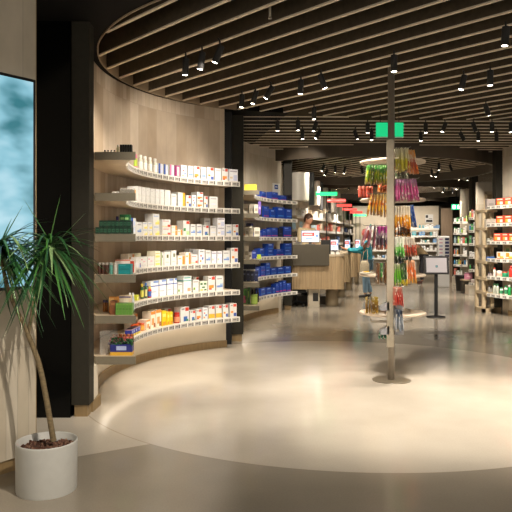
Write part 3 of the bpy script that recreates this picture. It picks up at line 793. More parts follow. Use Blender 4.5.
REED = mat('reeded_pale_oak', '#ad9678', .5)
mottle(REED, '#a8916f', .16, 3, stretch=(14, 14, .6))
TOPM = noisy('counter_top_beige', '#b7a78c', .4, .05, 8)
BRN = noisy('brown_counter_screen', '#463f31', .45, .06, 10)
def counter(x0, x1, y0, y1, label, pil, screen=None):
    r = empty('checkout_counter', ((x0 + x1) / 2, y0, 0)); ox, oy = (x0 + x1) / 2, y0
    rad = min(.28, (y1 - y0) / 2)
    poly = [(x0 - ox, 0), (x1 - ox - rad, 0)]
    for j in range(1, 9):
        a = -PI / 2 + PI / 2 * j / 8
        poly.append((x1 - ox - rad + rad * math.cos(a), rad + rad * math.sin(a)))
    poly += [(x1 - ox, y1 - oy), (x0 - ox, y1 - oy)]
    mb = MB()
    # reeded front: little half round flutes along the outline
    mb.prism(poly, .38, 1.06, REED)
    b = mb.build('body', r)
    pts = poly[:10]; fl = MB(); acc = []
    for (a, c) in zip(pts, pts[1:]):
        L = math.hypot(c[0] - a[0], c[1] - a[1]); n_ = max(1, int(L / .03))
        for j in range(n_): acc.append((a[0] + (c[0] - a[0]) * j / n_, a[1] + (c[1] - a[1]) * j / n_))
    for (x, y) in acc:
        fl.prism([(x + .012 * math.cos(2 * PI * q / 6), y + .012 * math.sin(2 * PI * q / 6)) for q in range(6)], .385, 1.055, REED, True)
    fl.build('fluting', r)
    tp = [(p[0] * 1.0 + (.02 if p[0] > 0 else -.0), p[1] - .015 if p[1] < .01 else p[1]) for p in poly]
    MB().prism(tp, 1.06, 1.10, TOPM).build('counter_top', r)
    for (px, py, pr) in pil:
        MB().can(pr, 0, .38, noisy('pale_pillar', '#9b8a6e', .5, .06, 6), (px - ox, py - oy, 0), 28).build('pillar', r)
    if screen:
        sx0, sx1, z0, z1 = screen
        s = MB().box((sx0 - ox, -.06, z0), (sx1 - ox, -.03, z1), BRN).build('modesty_panel', r); bevel(s, .006)
    tag(r, label, 'counter', 'checkout counters')
    return r
a = P(290, 240, 13.2); b = P(345.5, 240, 13.2)
counter(.60, b.x, 13.2, 13.95, 'nearest fluted oak checkout counter with dark brown front screen', [(P(331.8, 0, 13.75).x, 13.72, .135)], (P(292.5, 0, 13.1).x, P(329.5, 0, 13.1).x, .87, 1.305))
counter(1.55, P(351.5, 0, 15.4).x, 15.4, 16.1, 'second fluted oak checkout counter, right behind the nearest one', [(P(341.5, 0, 15.8).x, 15.8, .085)])
counter(2.1, P(358.5, 0, 17.6).x, 17.6, 18.3, 'third fluted oak checkout counter beside the customer in turquoise', [(2.6, 17.95, .09)])
counter(3.05, P(363, 0, 20.0).x, 20.0, 20.7, 'fourth fluted oak checkout counter behind the customer in turquoise', [(3.2, 20.35, .07)])

def monitor(px, Y, z, wd, ht, label, rz=0, pic=True, back='#2a2824'):
    p = P(px, 240, Y); r = empty('monitor', (p.x, Y, z), rz)
    s = MB().box((-wd / 2, 0, .045), (wd / 2, .03, .045 + ht), paint(back)).build('casing', r); bevel(s, .004)
    MB().box((-wd / 2 + .012, -.002, .058), (wd / 2 - .012, .001, .033 + ht), mat('screen_pale_blue', '#c6d2e6', .2, emit=.45, ecol='#c3d2ee')).build('screen', r)
    if pic:
        d = MB().box((-wd * .44, -.0035, .045 + ht * .52), (wd * .22, -.0015, .045 + ht * .82), mat('screen_red', '#b5403a', .3, emit=.5, ecol='#c24b44'))
        d.box((-wd * .36, -.004, .045 + ht * .6), (wd * .1, -.003, .045 + ht * .72), mat('screen_pink', '#dba5a0', .3, emit=.5, ecol='#e0aaa5'))
        d.box((wd * .28, -.0035, .045 + ht * .45), (wd * .42, -.0015, .045 + ht * .65), mat('screen_mid', '#5f7fc0', .3, emit=.5, ecol='#5f7fc0'))
        d.box((-wd * .25, -.0035, .045 + ht * .3), (wd * .1, -.0015, .045 + ht * .36), mat('screen_mid', '#5f7fc0'))
        d.build('picture', r)
    MB().box((-.03, .03, .0), (.03, .05, .12), paint('#55524b')).build('stand', r)
    MB().box((-.1, -.02, 0), (.1, .12, .012), paint('#55524b')).build('foot', r)
    tag(r, label, 'monitor', 'screens on the counters')
    return r
monitor(310.4, 13.16, 1.305, .38, .25, 'lit monitor with red picture on the nearest brown counter screen')
monitor(334.5, 15.5, 1.10, .24, .27, 'lit monitor below the second light sign from the left', .5)
monitor(347.5, 17.7, 1.10, .2, .27, 'lit monitor between the third and fourth light signs', .5)
monitor(357.8, 20.1, 1.10, .2, .27, 'lit monitor farthest back along the counters, left of turquoise customer', .5)
# grey card reader / till box left of the first monitor
p = P(298, 240, 13.3); o = MB().box((-.1, 0, 0), (.08, .16, .26), paint('#b9b1a2')).box((-.09, -.003, .15), (.05, .001, .24), paint('#97907f')).build('till_box'); o.location = (p.x, 13.3, 1.1012)
tag(o, 'pale grey till box left of the nearest lit monitor', 'till')
p = P(326, 240, 13.3); o = MB().box((-.1, 0, 0), (.1, .14, .3), paint('#24211d')).box((-.09, -.003, .03), (.09, .001, .28), paint('#15130f')).build('till_box'); o.location = (p.x, 13.32, 1.1012)
tag(o, 'black till box right of the nearest lit monitor', 'till')
p = P(333, 240, 13.5)
for i, (px, s) in enumerate(((332, .05), (337.5, .04))):
    o = MB().box((-s, 0, 0), (s, .1, .035), paint('#dfdbd2')).box((-s * .7, .01, .035), (s * .8, .09, .055), paint('#cfcac0')).build('paper_packet'); p = P(px, 240, 13.45); o.location = (p.x, 13.4, 1.1012)
    reg(o, 'small white paper packet', 'packet', 'on the nearest oak counter', 'white packets on the counter', px)
# card terminal in front of the customer
p = P(349.5, 248, 15.6); o = MB().box((-.05, 0, 0), (.05, .12, .03), paint('#1b1a18')).box((-.03, .01, .03), (.03, .07, .033), paint('#3f4a52')).build('card_terminal'); o.location = (p.x, 15.5, 1.10); o.rotation_euler.x = .2
tag(o, 'black card terminal on the second counter under the customer hand', 'terminal')

# light signs on poles
for i, (x0, x1, y, Y, colr) in enumerate(((317, 338.5, 193, 13.7, 'green'), (328, 347, 200, 15.6, 'red'), (337, 353, 205, 18.0, 'red'), (343.5, 358, 209, 20.2, 'red'), (350.5, 363.5, 212, 22.4, 'red'), (354.5, 367.5, 215, 24.8, 'green'), (357.5, 369.5, 217.2, 26.6, 'green'))):
    c = P((x0 + x1) / 2, y, Y); wd = (x1 - x0) / F * Y
    r = empty('light_sign', (c.x, Y + .25, 1.101)); c.z -= 1.101
    em = mat('glow_green', '#2fae66', .3, emit=1.3, ecol='#2fe07c') if colr == 'green' else mat('glow_red', '#a8332e', .3, emit=.75, ecol='#ff5a50')
    MB().tube([(-wd / 2, 0, c.z), (wd / 2, 0, c.z)], .042, em, 14).build('lamp_tube', r)
    MB().tube([(-wd / 2 + .03, 0, c.z), (wd / 2 - .03, 0, c.z)], .047, mat('sign_cap', '#30302c'), 10).build('lamp_core', r) if False else None
    MB().can(.013, 0.02, c.z - .03, mat('sign_pole', '#2a2620', .4), n=10).build('pole', r)
    MB().can(.09, 0, .02, mat('sign_pole', '#2a2620')).build('base', r)
    nth = ('nearest green', 'nearest red', 'second red', 'third red', 'farthest red', 'second green', 'farthest green')[i]
    tag(r, '%s glowing tube sign on a thin dark pole by the counters' % nth, 'sign', 'lit counter signs')

# bin and chair under / beside the first counter
r = MB().prism([(-.11 + .02 * 0, -.1), (.11, -.1), (.125, -.08), (.125, .1), (-.125, .1), (-.125, -.08)], 0, .372, paint('#c9bea9')).build('waste_bin')
r.location = (P(314, 240, 13.35).x, 13.48, 0)
MB().box((-.02, -.106, .12), (.09, -.0995, .29), paint('#1d1a16')).build('opening', r)
tag(r, 'cream waste bin with dark opening under the nearest oak counter', 'bin')
r = empty('office_chair', (P(296, 240, 13.6).x - .0, 13.55, 0))
for j in range(5):
    a = 2 * PI * j / 5 + .3
    MB().tube([(0, 0, .1), (.24 * math.cos(a), .24 * math.sin(a), .07)], [.022, .014], BLACK, 8).build('leg', r)
    MB().ball((.24 * math.cos(a), .24 * math.sin(a), .03), .03, BLACK, 10, 6).build('castor', r)
MB().can(.025, .08, .3, BLACK).build('column', r)
s = MB().box((-.2, -.2, .29), (.2, .2, .355), paint('#141312')).build('seat', r); bevel(s, .02)
tag(r, 'black office chair with castors tucked under the nearest counter', 'chair')

# ------------------------------------------------------------------ right side: units, frame, walls
FR5 = Path([(4.36, 12.05), (4.43, 11.75), (4.56, 11.45), (4.76, 11.1), (5.05, 10.75), (5.4, 10.45)])
BK5 = Path(FR5.off(.30)); ZR = [2.0 - .327 * k for k in range(6)]
struct_w = wall_from(Path(FR5.off(.32)), 0, 3.25, .12, TRAV2, 'wall_right')
q = Path(FR5.off(.26)[1:]); struct(MB().strip(q.p, q.off(.03), .10, .33, PANELW).build('wall_kick_panel'))
q = Path(FR5.off(.24)[1:]); struct(MB().strip(q.p, q.off(.05), 0, .10, WOODT).build('baseboard_right'))
for k in range(6):
    shelf(FR5, BK5, ZR[k], .05, 'cream shelf at right edge with white rail, %s of six' % LEVEL[k], 'shelves at the right edge', tags=True, step=.15)
p0 = P(495.2, 0, 12.35); p1 = P(501.5, 0, 12.35)
column(p0.x, p1.x, 12.3, 12.5, .1, 'column.003')
PRE['redbox'] = ('#cf4427', ((.12, .85, .74, .88, '#eed9c8'), (.12, .5, .12, .55, '#e6a23c'), (.5, .86, .12, .5, '#e9dfd6')))
PRE['kraft'] = ('#9d8a66', ((.3, .8, .5, .75, '#4f6a3a'),))
PRE['sun'] = ('#e5dfd6', ((.1, .5, .3, .9, '#e08a2c'), (.4, .9, .1, .4, '#e3c04a'), (0, 1, 0, .14, '#d65a34')))
SR = ['on the %s shelf at the right edge' % l for l in LEVEL]
for k, lst in ((0, [(495, 503, 7.2), (503.3, 511, 7.2), (511.3, 518, 7.2)]), (1, [(495, 503, 7.4), (503.3, 511, 7.6), (511.3, 518, 7.6)]), (2, [(492.5, 500.5, 7.8), (500.8, 507.5, 7.8), (507.8, 513.6, 7.8)])):
    for (x0, x1, h) in lst:
        on_shelf(FR5, ZR[k], x0, x1, h, 'redbox', 'red carton with orange print', SR[k], 'red cartons at the right edge', wmax=.26, dpt=.14)
for (x0, x1) in ((495.5, 503.5), (504, 513)):
    on_shelf(FR5, ZR[3], x0, x1, 7, 'sun', 'white and orange carton', SR[3], 'cartons at the right edge', wmax=.26, dpt=.1)
    on_shelf(FR5, ZR[3], x0 + 2, x1 + 1.5, 14, 'kraft', 'kraft brown carton', SR[3], 'cartons at the right edge', wmax=.26, dpt=.1, setback=.14)
def st5(k, px, o, setb=.06): return stand(o, FR5, ZR[k], px, setb)
reg(st5(4, 494.6, bottle(.024, .155, '#e5e1d8', '#c8442f', '#e5dccf')), 'white tube with red cap', 'bottle', SR[4], 'bottles at the right edge', 1)
reg(st5(4, 499.5, jar(.055, .105, '#dfdad0', '#e3dfd6', band='#d9a08a')), 'white tub', 'tub', SR[4], 'bottles at the right edge', 2)
reg(st5(4, 505, jar(.05, .095, '#2a8f63', '#c2422c')), 'green tub with red lid', 'tub', SR[4], 'bottles at the right edge', 3)
reg(st5(4, 508.8, carton(.05, .06, .1, '#2a9070')), 'slim teal carton', 'box', SR[4], 'bottles at the right edge', 4)
reg(st5(4, 511.5, bottle(.045, .21, '#bf3a30', '#a8332b')), 'large red bottle', 'bottle', SR[4], 'bottles at the right edge', 5)
for px, h, bc, cc, ds in ((494.6, .19, '#aeb3a4', '#3f7a50', 'grey bottle with green cap'), (497.6, .19, '#aeb3a4', '#3f7a50', 'grey bottle with green cap'), (501.5, .135, '#e2e1da', '#2f8a55', 'white bottle with green label'), (506, .17, '#dcdcd4', '#2f8a55', 'white bottle with green label'), (509.5, .19, '#1f8f4a', '#e6e4de', 'green tube with white cap')):
    reg(st5(5, px, bottle(.03, h, bc, cc, '#3d8a5c' if 'label' in ds else None)), ds, 'bottle', SR[5], 'bottles at the lowest shelf of the right edge', px)

# open timber frame gondola left of it
TIMB = noisy('pale_timber_frame', '#b5a283', .5, .08, 6, stretch=(6, 6, 1))
g0 = P(482.5, 0, 12.3).x; g1 = P(494, 0, 12.3).x
r = empty('gondola_frame', ((g0 + g1) / 2, 12.3, 0)); ox = (g0 + g1) / 2
for (x, y) in ((g0 + .03, .03), (g1 - .03, .03), (g0 + .03, .41), (g1 - .03, .41)):
    MB().box((x - ox - .03, y - .03, .0), (x - ox + .03, y + .03, 2.0), TIMB).build('post', r)
ZG = [1.98, 1.64, 1.31, 1.0, .68, .41]
for z in ZG:
    MB().box((g0 - ox + .001, -.17, z - .05), (g1 - ox - .001, .44, z), TIMB).build('shelf_board', r)
MB().box((g0 - ox, 0, 0.001), (g1 - ox, .45, .08), TIMB).build('plinth', r)
tag(r, 'narrow open timber frame with six boards left of the red cartons', 'gondola')
SG = ['on the %s board of the timber frame' % l for l in LEVEL]
for k, n_, wd, h, col, ds in ((0, 1, .16, .2, '#a59a94', 'grey mauve box'), (1, 2, .085, .16, '#b3aa9c', 'frosted grey box'), (2, 2, .085, .12, '#b9b8a8', 'pale glass jar'), (3, 1, .12, .085, '#3a64a8', 'small blue box'), (4, 3, .03, .11, '#a89a98', 'mauve grey bottle'), (5, 3, .03, .12, '#a8a59c', 'grey bottle')):
    for j in range(n_):
        x = ox + (j - (n_ - 1) / 2) * (wd + .012)
        if 'box' in ds: o = carton(wd, .11, h, col, ((.2, .8, .3, .6, '#8d8580'),))
        elif 'jar' in ds: o = jar(wd / 2, h, col, '#8b8a7c')
        else: o = bottle(wd / 2, h, col, '#28304a')
        o.location = (x, 12.145, ZG[k] + .0003)
        reg(o, ds, 'box' if 'box' in ds else 'bottle', SG[k], 'things on the timber frame', x)

def unit(name_desc, x0, x1, Y, dY, zs, grp, depth=.35, tags=True):
    a, b = P(x0, 0, Y), P(x1, 0, Y + dY)
    f = Path([(a.x, Y), ((a.x + b.x) / 2, Y + dY / 2), (b.x, Y + dY)]); bk = Path(f.off(depth))
    for k, z in enumerate(zs):
        nth = ('top', 'second', 'third', 'fourth', 'fifth', 'sixth')[k] if k < len(zs) - 1 else 'lowest'
        shelf(f, bk, z, .04, '%s, %s of %s' % (name_desc, nth, ('', '', 'two', 'three', 'four', 'five', 'six')[len(zs)]), grp, tags=tags, step=.2)
    return f
ZU = [1.98, 1.645, 1.31, .98, .65, .33]
def zlev(ys, Y): return [EYE + (HZ - y) / F * Y - .03 for y in ys]
Y2 = 16.3
U2 = unit('short cream shelf between timber frame and far column', 468.8, 482.6, Y2, -.1, zlev((217.5, 230.5, 243.5, 256.5, 269.5, 283), Y2), 'short shelves of the middle right unit')
Z2 = zlev((217.5, 230.5, 243.5, 256.5, 269.5, 283), Y2)
Y3 = 20.0
Z3 = zlev((222, 233, 243.5, 254.5, 264.5, 275), Y3)
U3 = unit('cream shelf of the far right unit under exit sign', 453.5, 467.5, Y3, -.3, Z3, 'short shelves of the far right unit')
for nm, f, Y, x0, x1 in (('U2', U2, Y2, 479, 483), ('U3', U3, Y3, 462, 468)):
    a, b = P(x0 - 1, 0, Y + .4), P(x1 + 1, 0, Y + .4)
    wall_from([(a.x, Y + .38), (b.x, Y + .38)], 0, EYE + (HZ - (182 if nm == 'U2' else 188)) / F * Y + .0, .12, TRAV2, 'wall_right_back')
    m_ = P((x0 + x1) / 2 - 1.5, 0, Y).x
    struct(MB().box((m_ - .25, Y + .06, 0), (m_ + .3, Y + .36, .24), PANELW).build('wall_kick_panel'))
for (x0, x1, Y, nm) in ((471.6, 478.2, 17.2, 'column.004'), (461.0, 466, 21, 'column.005')):
    column(P(x0, 0, Y).x, P(x1, 0, Y).x, Y, Y + .2, .1, nm)
# beige wall with a tall niche beyond the timber frame
a, b = P(477.5, 0, 14.8), P(496, 0, 14.8)
wall_from([(a.x, 14.8), (b.x, 14.8)], 0, EYE + 58 / F * 14.8, .12, TRAV2, 'wall_right_middle')
n0, n1 = P(486.5, 0, 14.79).x, P(491.5, 0, 14.79).x
struct(MB().box((n0, 14.77, .3), (n1, 14.795, 2.45), WOODT).build('trim_9'))
fr = MB()
fr.box((n0 - .05, 14.74, .25), (n0, 14.8, 2.5), TIMB).box((n1, 14.74, .25), (n1 + .05, 14.8, 2.5), TIMB).box((n0 - .05, 14.74, 2.45), (n1 + .05, 14.8, 2.52), TIMB)
struct(fr.build('trim_10'))

vivid = [('#e4e2de', 'white'), ('#e4e2de', 'white'), ('#d8d2c6', 'cream'), ('#3f9a52', 'green'), ('#4a86b8', 'blue'), ('#d9a04a', 'orange'), ('#2b2d34', 'black'), ('#a9c464', 'lime'), ('#8aa5a8', 'teal grey'), ('#c96a5a', 'coral')]
def fill(f, zs, x0, x1, where, grp, seed, wmin=1.7, wmaxpx=3.0, hm=(.1, .22), pal=vivid, p=.95):
    rn = random.Random(seed)
    for k, z in enumerate(zs):
        x = x0
        nth = ('top', 'second', 'third', 'fourth', 'fifth', 'sixth')[k] if k < len(zs) - 1 else 'lowest'
        while x < x1 - 1:
            wp = rn.uniform(wmin, wmaxpx); c = f.hit(x + wp / 2)
            if c is None: x += wp; continue
            if rn.random() < p:
                col, nm = rn.choice(pal); h = rn.uniform(*hm); wd = wp / F * c[0].y * .86
                if rn.random() < .5:
                    o = carton(wd, .12, h, col, ((.15, .85, .55, .75, '#9b9894' if nm != 'black' else '#77777d'),)); ds, ct = nm + ' carton', 'box'
                else:
                    cp = rn.choice((('#e8e6e1', 'white'), ('#2a2a2a', 'black'), ('#3f8f5a', 'green')))
                    o = bottle(min(wd * .45, .05), h, col, cp[0]); ds, ct = nm + ' bottle with %s cap' % cp[1], 'bottle'
                stand(o, f, z, x + wp / 2, .03 + min(wd / 2, .05) if ct == 'bottle' else .03)
                reg(o, ds, ct, where % nth, grp, x)
            x += wp
fill(U2, Z2[:5], 469.2, 482.2, 'on %s middle right shelf', 'goods on the middle right shelves', 11)
o = carton(.2, .16, .17, '#c77f97', ((.3, .8, .4, .6, '#e3b6c4'), (0, 1, .9, 1, '#5a4a55'))); stand(o, U2, Z2[5], 475 - 6.5 + 4, .0); 
p = P(466.5, 0, 16.9); o.location = (p.x, 16.75, EYE + (HZ - 279.5) / F * 16.75)
bx = MB().box((-.14, -.02, -.04), (.14, .25, 0), TIMB).build('shelf_ledge'); bx.location = (p.x, 16.75, o.location.z - .0003); 
legs = MB().box((-.13, .0, -(o.location.z - .04)), (.13, .22, -.04), paint('#3a3429')).build('pedestal', bx)
tag(o, 'pink carton on low dark pedestal at the middle right', 'box'); tag(bx, 'low dark pedestal with pale top carrying the pink carton', 'pedestal')
for px, cl, nm, w_, h_ in ((474, '#c9b9b0', 'pale rose tub', .16, .05),):
    o = jar(w_ / 2, h_ + .04, cl, '#e0d8d0'); stand(o, U2, Z2[5], px, .1); tag(o, 'pale rose tub on lowest middle right shelf', 'tub')
fill(U3, Z3, 453.8, 467.4, 'on %s far right shelf', 'goods on the far right shelves', 23, 1.3, 2.6, (.1, .24))
# black and red trolley bag on the floor
o = MB().lathe([(0, 0), (.13, 0), (.14, .02), (.17, .42), (.17, .42), (.155, .42), (.13, .05)], paint('#171514'), n=20).build('shopping_basket')
p = P(461.5, 0, 17.6); o.location = (p.x, 17.6, 0)
MB().box((.04, -.175, .03), (.085, -.14, .41), paint('#b8402a')).build('red_stripe', o)
MB().lathe([(.17, .40), (.18, .40), (.18, .43), (.165, .43)], paint('#2a2725'), n=20).build('rim', o)
tag(o, 'tall black basket with red stripe on floor by pink carton', 'basket')

# far middle wall, door, back shelves
BKW = noisy('pale_back_panel', '#c9bca6', .5, .05, 4)
a, b = P(353, 0, 26), P(441, 0, 26)
struct(MB().box((a.x, 26, 0), (b.x, 26.2, EYE + 34 / F * 26), BKW).build('wall_back'))
a, b = P(440.8, 0, 25.6), P(452.5, 0, 25.6)
dd = MB().box((a.x, 25.6, 0), (b.x, 25.66, EYE + 32 / F * 25.6), noisy('brown_wood_door', '#8d7862', .5, .14, 4, stretch=(10, 10, .5))).build('door_1'); struct(dd)
MB().box((a.x + .06, 25.52, 1.0), (a.x + .09, 25.6, 1.22), STEEL).build('door_handle', dd)
struct(MB().box((a.x - .06, 25.58, 0), (a.x, 25.7, EYE + 34 / F * 25.6), DARK).build('trim_11'))
struct(MB().box((-6, 31, 0), (16, 31.2, 3.44), noisy('dim_back_wall', '#4b4236', .7, .08, 2)).build('wall_far'))
struct(MB().box((-2.4, 5.2, 0), (-2.2, 31, 3.44), noisy('dim_back_wall', '#4b4236')).build('wall_left_far'))
struct(MB().box((13, 8, 0), (13.2, 31, 3.44), noisy('dim_back_wall', '#4b4236')).build('wall_right_far'))
ZF = zlev((228.3, 235.8, 242.8, 250, 258), 25.2)
UF = unit('long grey shelf on the pale back wall', 368, 439, 25.2, 0, ZF, 'shelves on the back wall', .5, tags=False)
fill(UF, ZF, 369, 438, 'on %s back wall shelf', 'goods on the back wall shelves', 5, 1.6, 4.2, (.08, .17), [('#e6e4e0', 'white')] * 3 + [('#d9d5cd', 'pale grey'), ('#5aa0a8', 'teal'), ('#6a94bd', 'blue')], .85)
# black and white picture on the back wall
o = MB().box((-.16, -.03, 0), (.16, 0, .34), paint('#d9d6d0')).box((-.13, -.033, .03), (.13, -.029, .12), paint('#1d1c1a')).box((-.14, -.033, .2), (-.05, -.029, .31), paint('#2a2826')).box((-.02, -.033, .16), (.12, -.029, .18), paint('#77736c')).build('wall_picture')
p = P(429, 222.8, 26); o.location = (p.x, 25.995, p.z); tag(o, 'black and white poster on the pale back wall', 'poster')
# white totem with coloured rows
r = empty('display_totem', (P(444, 0, 19).x, 19, 0))
zt = EYE + 4 / F * 19
s = MB().box((-.17, 0, 0), (.17, .2, zt), paint('#dcdad6')).build('column', r); bevel(s, .02)
tr = MB()
for i in range(7):
    z = zt - .12 - i * .1
    tr.box((-.14, -.004, z), (-.04, .001, z + .045), paint(('#b58aa0', '#c9a0a8', '#8f98b5')[i % 3]))
    tr.box((.03, -.004, z - .01), (.15, .001, z + .06), paint(('#1f2440', '#2a2f58', '#3a3450')[i % 3]))
tr.build('printed_rows', r)
tag(r, 'white totem with rows of dark and pink squares behind kiosk', 'totem')

# exit sign far right, green glowing sign behind the pole
def running_sign():
    p = P(456.4, 209.5, 22.2); wd, ht = .31, .18
    r = empty('exit_sign', (p.x, 22.2, p.z)); 
    MB().box((-wd / 2, 0, 0), (wd / 2, .06, ht), mat('exit_green', '#16a56a', .3, emit=1.1, ecol='#18c47e')).build('box', r)
    wm = mat('exit_white', '#f0fff6', .3, emit=2.2, ecol='#eafff4')
    d = MB().box((-wd * .40, -.004, ht * .15), (-wd * .12, .001, ht * .85), wm)
    d.box((wd * .1, -.004, ht * .2), (wd * .3, .001, ht * .62), wm).box((wd * .16, -.004, ht * .66), (wd * .26, .001, ht * .88), wm).box((wd * .3, -.004, ht * .45), (wd * .42, .001, ht * .58), wm).box((wd * .28, -.004, ht * .12), (wd * .38, .001, ht * .3), wm)
    d.box((-wd * .3, -.006, ht * .38), (-wd * .22, -.003, ht * .62), mat('exit_green', '#16a56a'))
    d.build('pictogram', r)
    MB().box((-.01, .02, ht), (.01, .04, 3.43 - p.z), BLACK).build('hanger', r)
    tag(r, 'green exit sign with white running figure beside brown door', 'sign')
running_sign()
p = P(389.6, 137, 8.2)
r = empty('green_sign', (p.x, 8.2, p.z)); wd, ht = 27.2 / F * 8.2, 14.2 / F * 8.2
MB().box((-wd / 2, -.015, 0), (wd / 2, .015, ht), mat('sign_green_glow', '#12a06a', .35, emit=.5, ecol='#12d084')).build('glowing_panel', r)
MB().box((-wd / 2, -.018, -.012), (wd / 2, .018, 0), mat('sign_edge', '#b9d6c4')).build('edge', r)
for x in (-.12, .12): MB().can(.005, ht, 3.15 - p.z, BLACK, (x, 0, 0), 8).build('hanger', r)
tag(r, 'plain glowing green sign hanging from ceiling behind the pole', 'sign')

# ------------------------------------------------------------------ kiosk screen on a stand
p = P(436, 0, 11.6)
r = empty('information_kiosk', (p.x, 11.6, 0))
MB().lathe([(0, 0), (.17, 0), (.17, 0), (.17, .012), (.15, .02), (.15, .02), (0, .02)], BLACK, n=28).build('base', r)
MB().box((-.028, -.02, .02), (.028, .02, .92), BLACK).build('pole', r)
M_ = Matrix.Rotation(-.18, 4, 'X')
q = MB().box((-.225, -.03, 0), (.225, .02, .33), paint('#1d1b1a')).build('housing', r); q.location = (0, -.03, .78); q.rotation_euler.x = -.16; bevel(q, .008)
q2 = MB().box((-.185, -.034, .03), (.185, -.0295, .295), mat('kiosk_grey', '#8b8687', .3, emit=.08, ecol='#c9c4c8')).build('screen', q)
MB().box((-.02, -.0365, .12), (.02, -.0335, .16), mat('kiosk_logo', '#2a4a55', .4)).box((-.01, -.038, .135), (.01, -.036, .15), mat('kiosk_logo2', '#4f8a92', .4)).build('logo', q2)
tag(r, 'black information kiosk screen on a thin stand in the aisle', 'kiosk')

# ------------------------------------------------------------------ screen on the near wall
d_ = (-U1).normalized(); nrm = Vector((d_.y, -d_.x))     # towards the room
r = empty('wall_screen', (E1.x - d_.x * .02, E1.y - d_.y * .02, 1.10), math.atan2(d_.y, d_.x))
WS = 1.1
s = MB().box((-WS, -.03, 0), (0, -.001, 1.29), paint('#0e0e0f', .3)).build('casing', r); bevel(s, .004)
sm = mat('screen_picture', '#8fb4c0', .2)
nt = sm.node_tree; bs = nt.nodes['Principled BSDF']
tc = nt.nodes.new('ShaderNodeTexCoord'); mp = nt.nodes.new('ShaderNodeMapping'); mp.inputs['Scale'].default_value = (1.6, 1, 3.2); mp.inputs['Location'].default_value = (.4, 0, .7)
no = nt.nodes.new('ShaderNodeTexNoise'); no.inputs['Scale'].default_value = 1.7; no.inputs['Detail'].default_value = 3; no.inputs['Roughness'].default_value = .45
rp = nt.nodes.new('ShaderNodeValToRGB'); e = rp.color_ramp.elements
e[0].position = .30; e[0].color = lin('#2f6d78'); e[1].position = .70; e[1].color = lin('#b4d3de')
m1 = e.new(.48); m1.color = lin('#7fb2c2')
nt.links.new(tc.outputs['Object'], mp.inputs['Vector']); nt.links.new(mp.outputs['Vector'], no.inputs['Vector']); nt.links.new(no.outputs['Fac'], rp.inputs['Fac'])
nt.links.new(rp.outputs['Color'], bs.inputs['Emission Color']); bs.inputs['Emission Strength'].default_value = .75
bs.inputs['Base Color'].default_value = lin('#20282b')
MB().box((-WS + .02, -.033, .02), (-.02, -.029, 1.27), sm).build('screen', r)
tag(r, 'tall wall screen with a blurred pale blue picture', 'screen')

# ------------------------------------------------------------------ potted plant
PC = Vector((P(46.8, 0, 3.6).x, 3.6))
r = empty('potted_dracaena', (PC.x, PC.y, 0))
PR = .168
POT = noisy('matt_white_pot', '#b9b8b2', .55, .04, 14)
MB().lathe([(0, .004), (PR * .93, .004), (PR * .97, 0), (PR * .97, 0), (PR * .985, .01), (PR, .265), (PR, .27), (PR * .99, .275), (PR * .955, .275), (PR * .94, .27), (PR * .93, .18), (0, .18)], POT, n=56).build('pot', r)
sl = MB(); sl.lathe([(0, .228), (PR * .93, .222)], paint('#2c1a12', .8), n=30)
for i in range(260):
    a = random.uniform(0, 2 * PI); q = PR * .88 * math.sqrt(random.random()); s = random.uniform(.006, .014)
    M_ = Matrix.Translation((q * math.cos(a), q * math.sin(a), .228 + random.uniform(0, .008))) @ Quaternion((random.random() + .01, random.random(), random.random(), random.random())).normalized().to_matrix().to_4x4()
    sl.box((-s, -s * .6, -s * .4), (s, s * .6, s * .4), paint(random.choice(('#5b3a2a', '#6b4a38', '#4a2c1f', '#7b5c48')), .8), M_)
sl.build('bark_chips', r)
def rel(px, py, Y): return P(px, py, Y) - Vector((PC.x, PC.y, 0))
BARK = noisy('dracaena_bark', '#6f5f43', .8, .3, 40, stretch=(1, 1, 3))
def smooth_pts(pts, n=6):
    out = []
    for i in range(len(pts) - 1):
        p0 = pts[max(i - 1, 0)]; p1 = pts[i]; p2 = pts[i + 1]; p3 = pts[min(i + 2, len(pts) - 1)]
        for j in range(n):
            t = j / n
            out.append(.5 * ((2 * p1) + (p2 - p0) * t + (2 * p0 - 5 * p1 + 4 * p2 - p3) * t * t + (3 * p1 - p0 - 3 * p2 + p3) * t ** 3))
    return out + [pts[-1]]
tr_ = smooth_pts([rel(53.5, 441, 3.6), rel(50, 420, 3.6), rel(45, 392, 3.6), rel(38.5, 362, 3.6), rel(27.5, 333, 3.6)])
k_ = len(tr_); MB().tube(tr_, [.0165 - .003 * i / k_ for i in range(k_)], BARK, 12).build('trunk', r)
ba = smooth_pts([rel(28.5, 336, 3.6), rel(23, 322, 3.59), rel(12, 300, 3.56), rel(4, 272, 3.54), rel(0, 250, 3.53)])
MB().tube(ba, .0105, BARK, 10).build('branch', r)
bb = smooth_pts([rel(27.5, 335, 3.6), rel(32, 315, 3.62), rel(35, 290, 3.64), rel(44, 265, 3.64), rel(50, 248, 3.64)])
MB().tube(bb, .0115, BARK, 10).build('branch', r)
LEAF = [noisy('leaf_dark', '#28502a', .32, .2, 30), noisy('leaf_mid', '#3f6d30', .3, .2, 30), noisy('leaf_light', '#7f9c68', .3, .2, 30)]
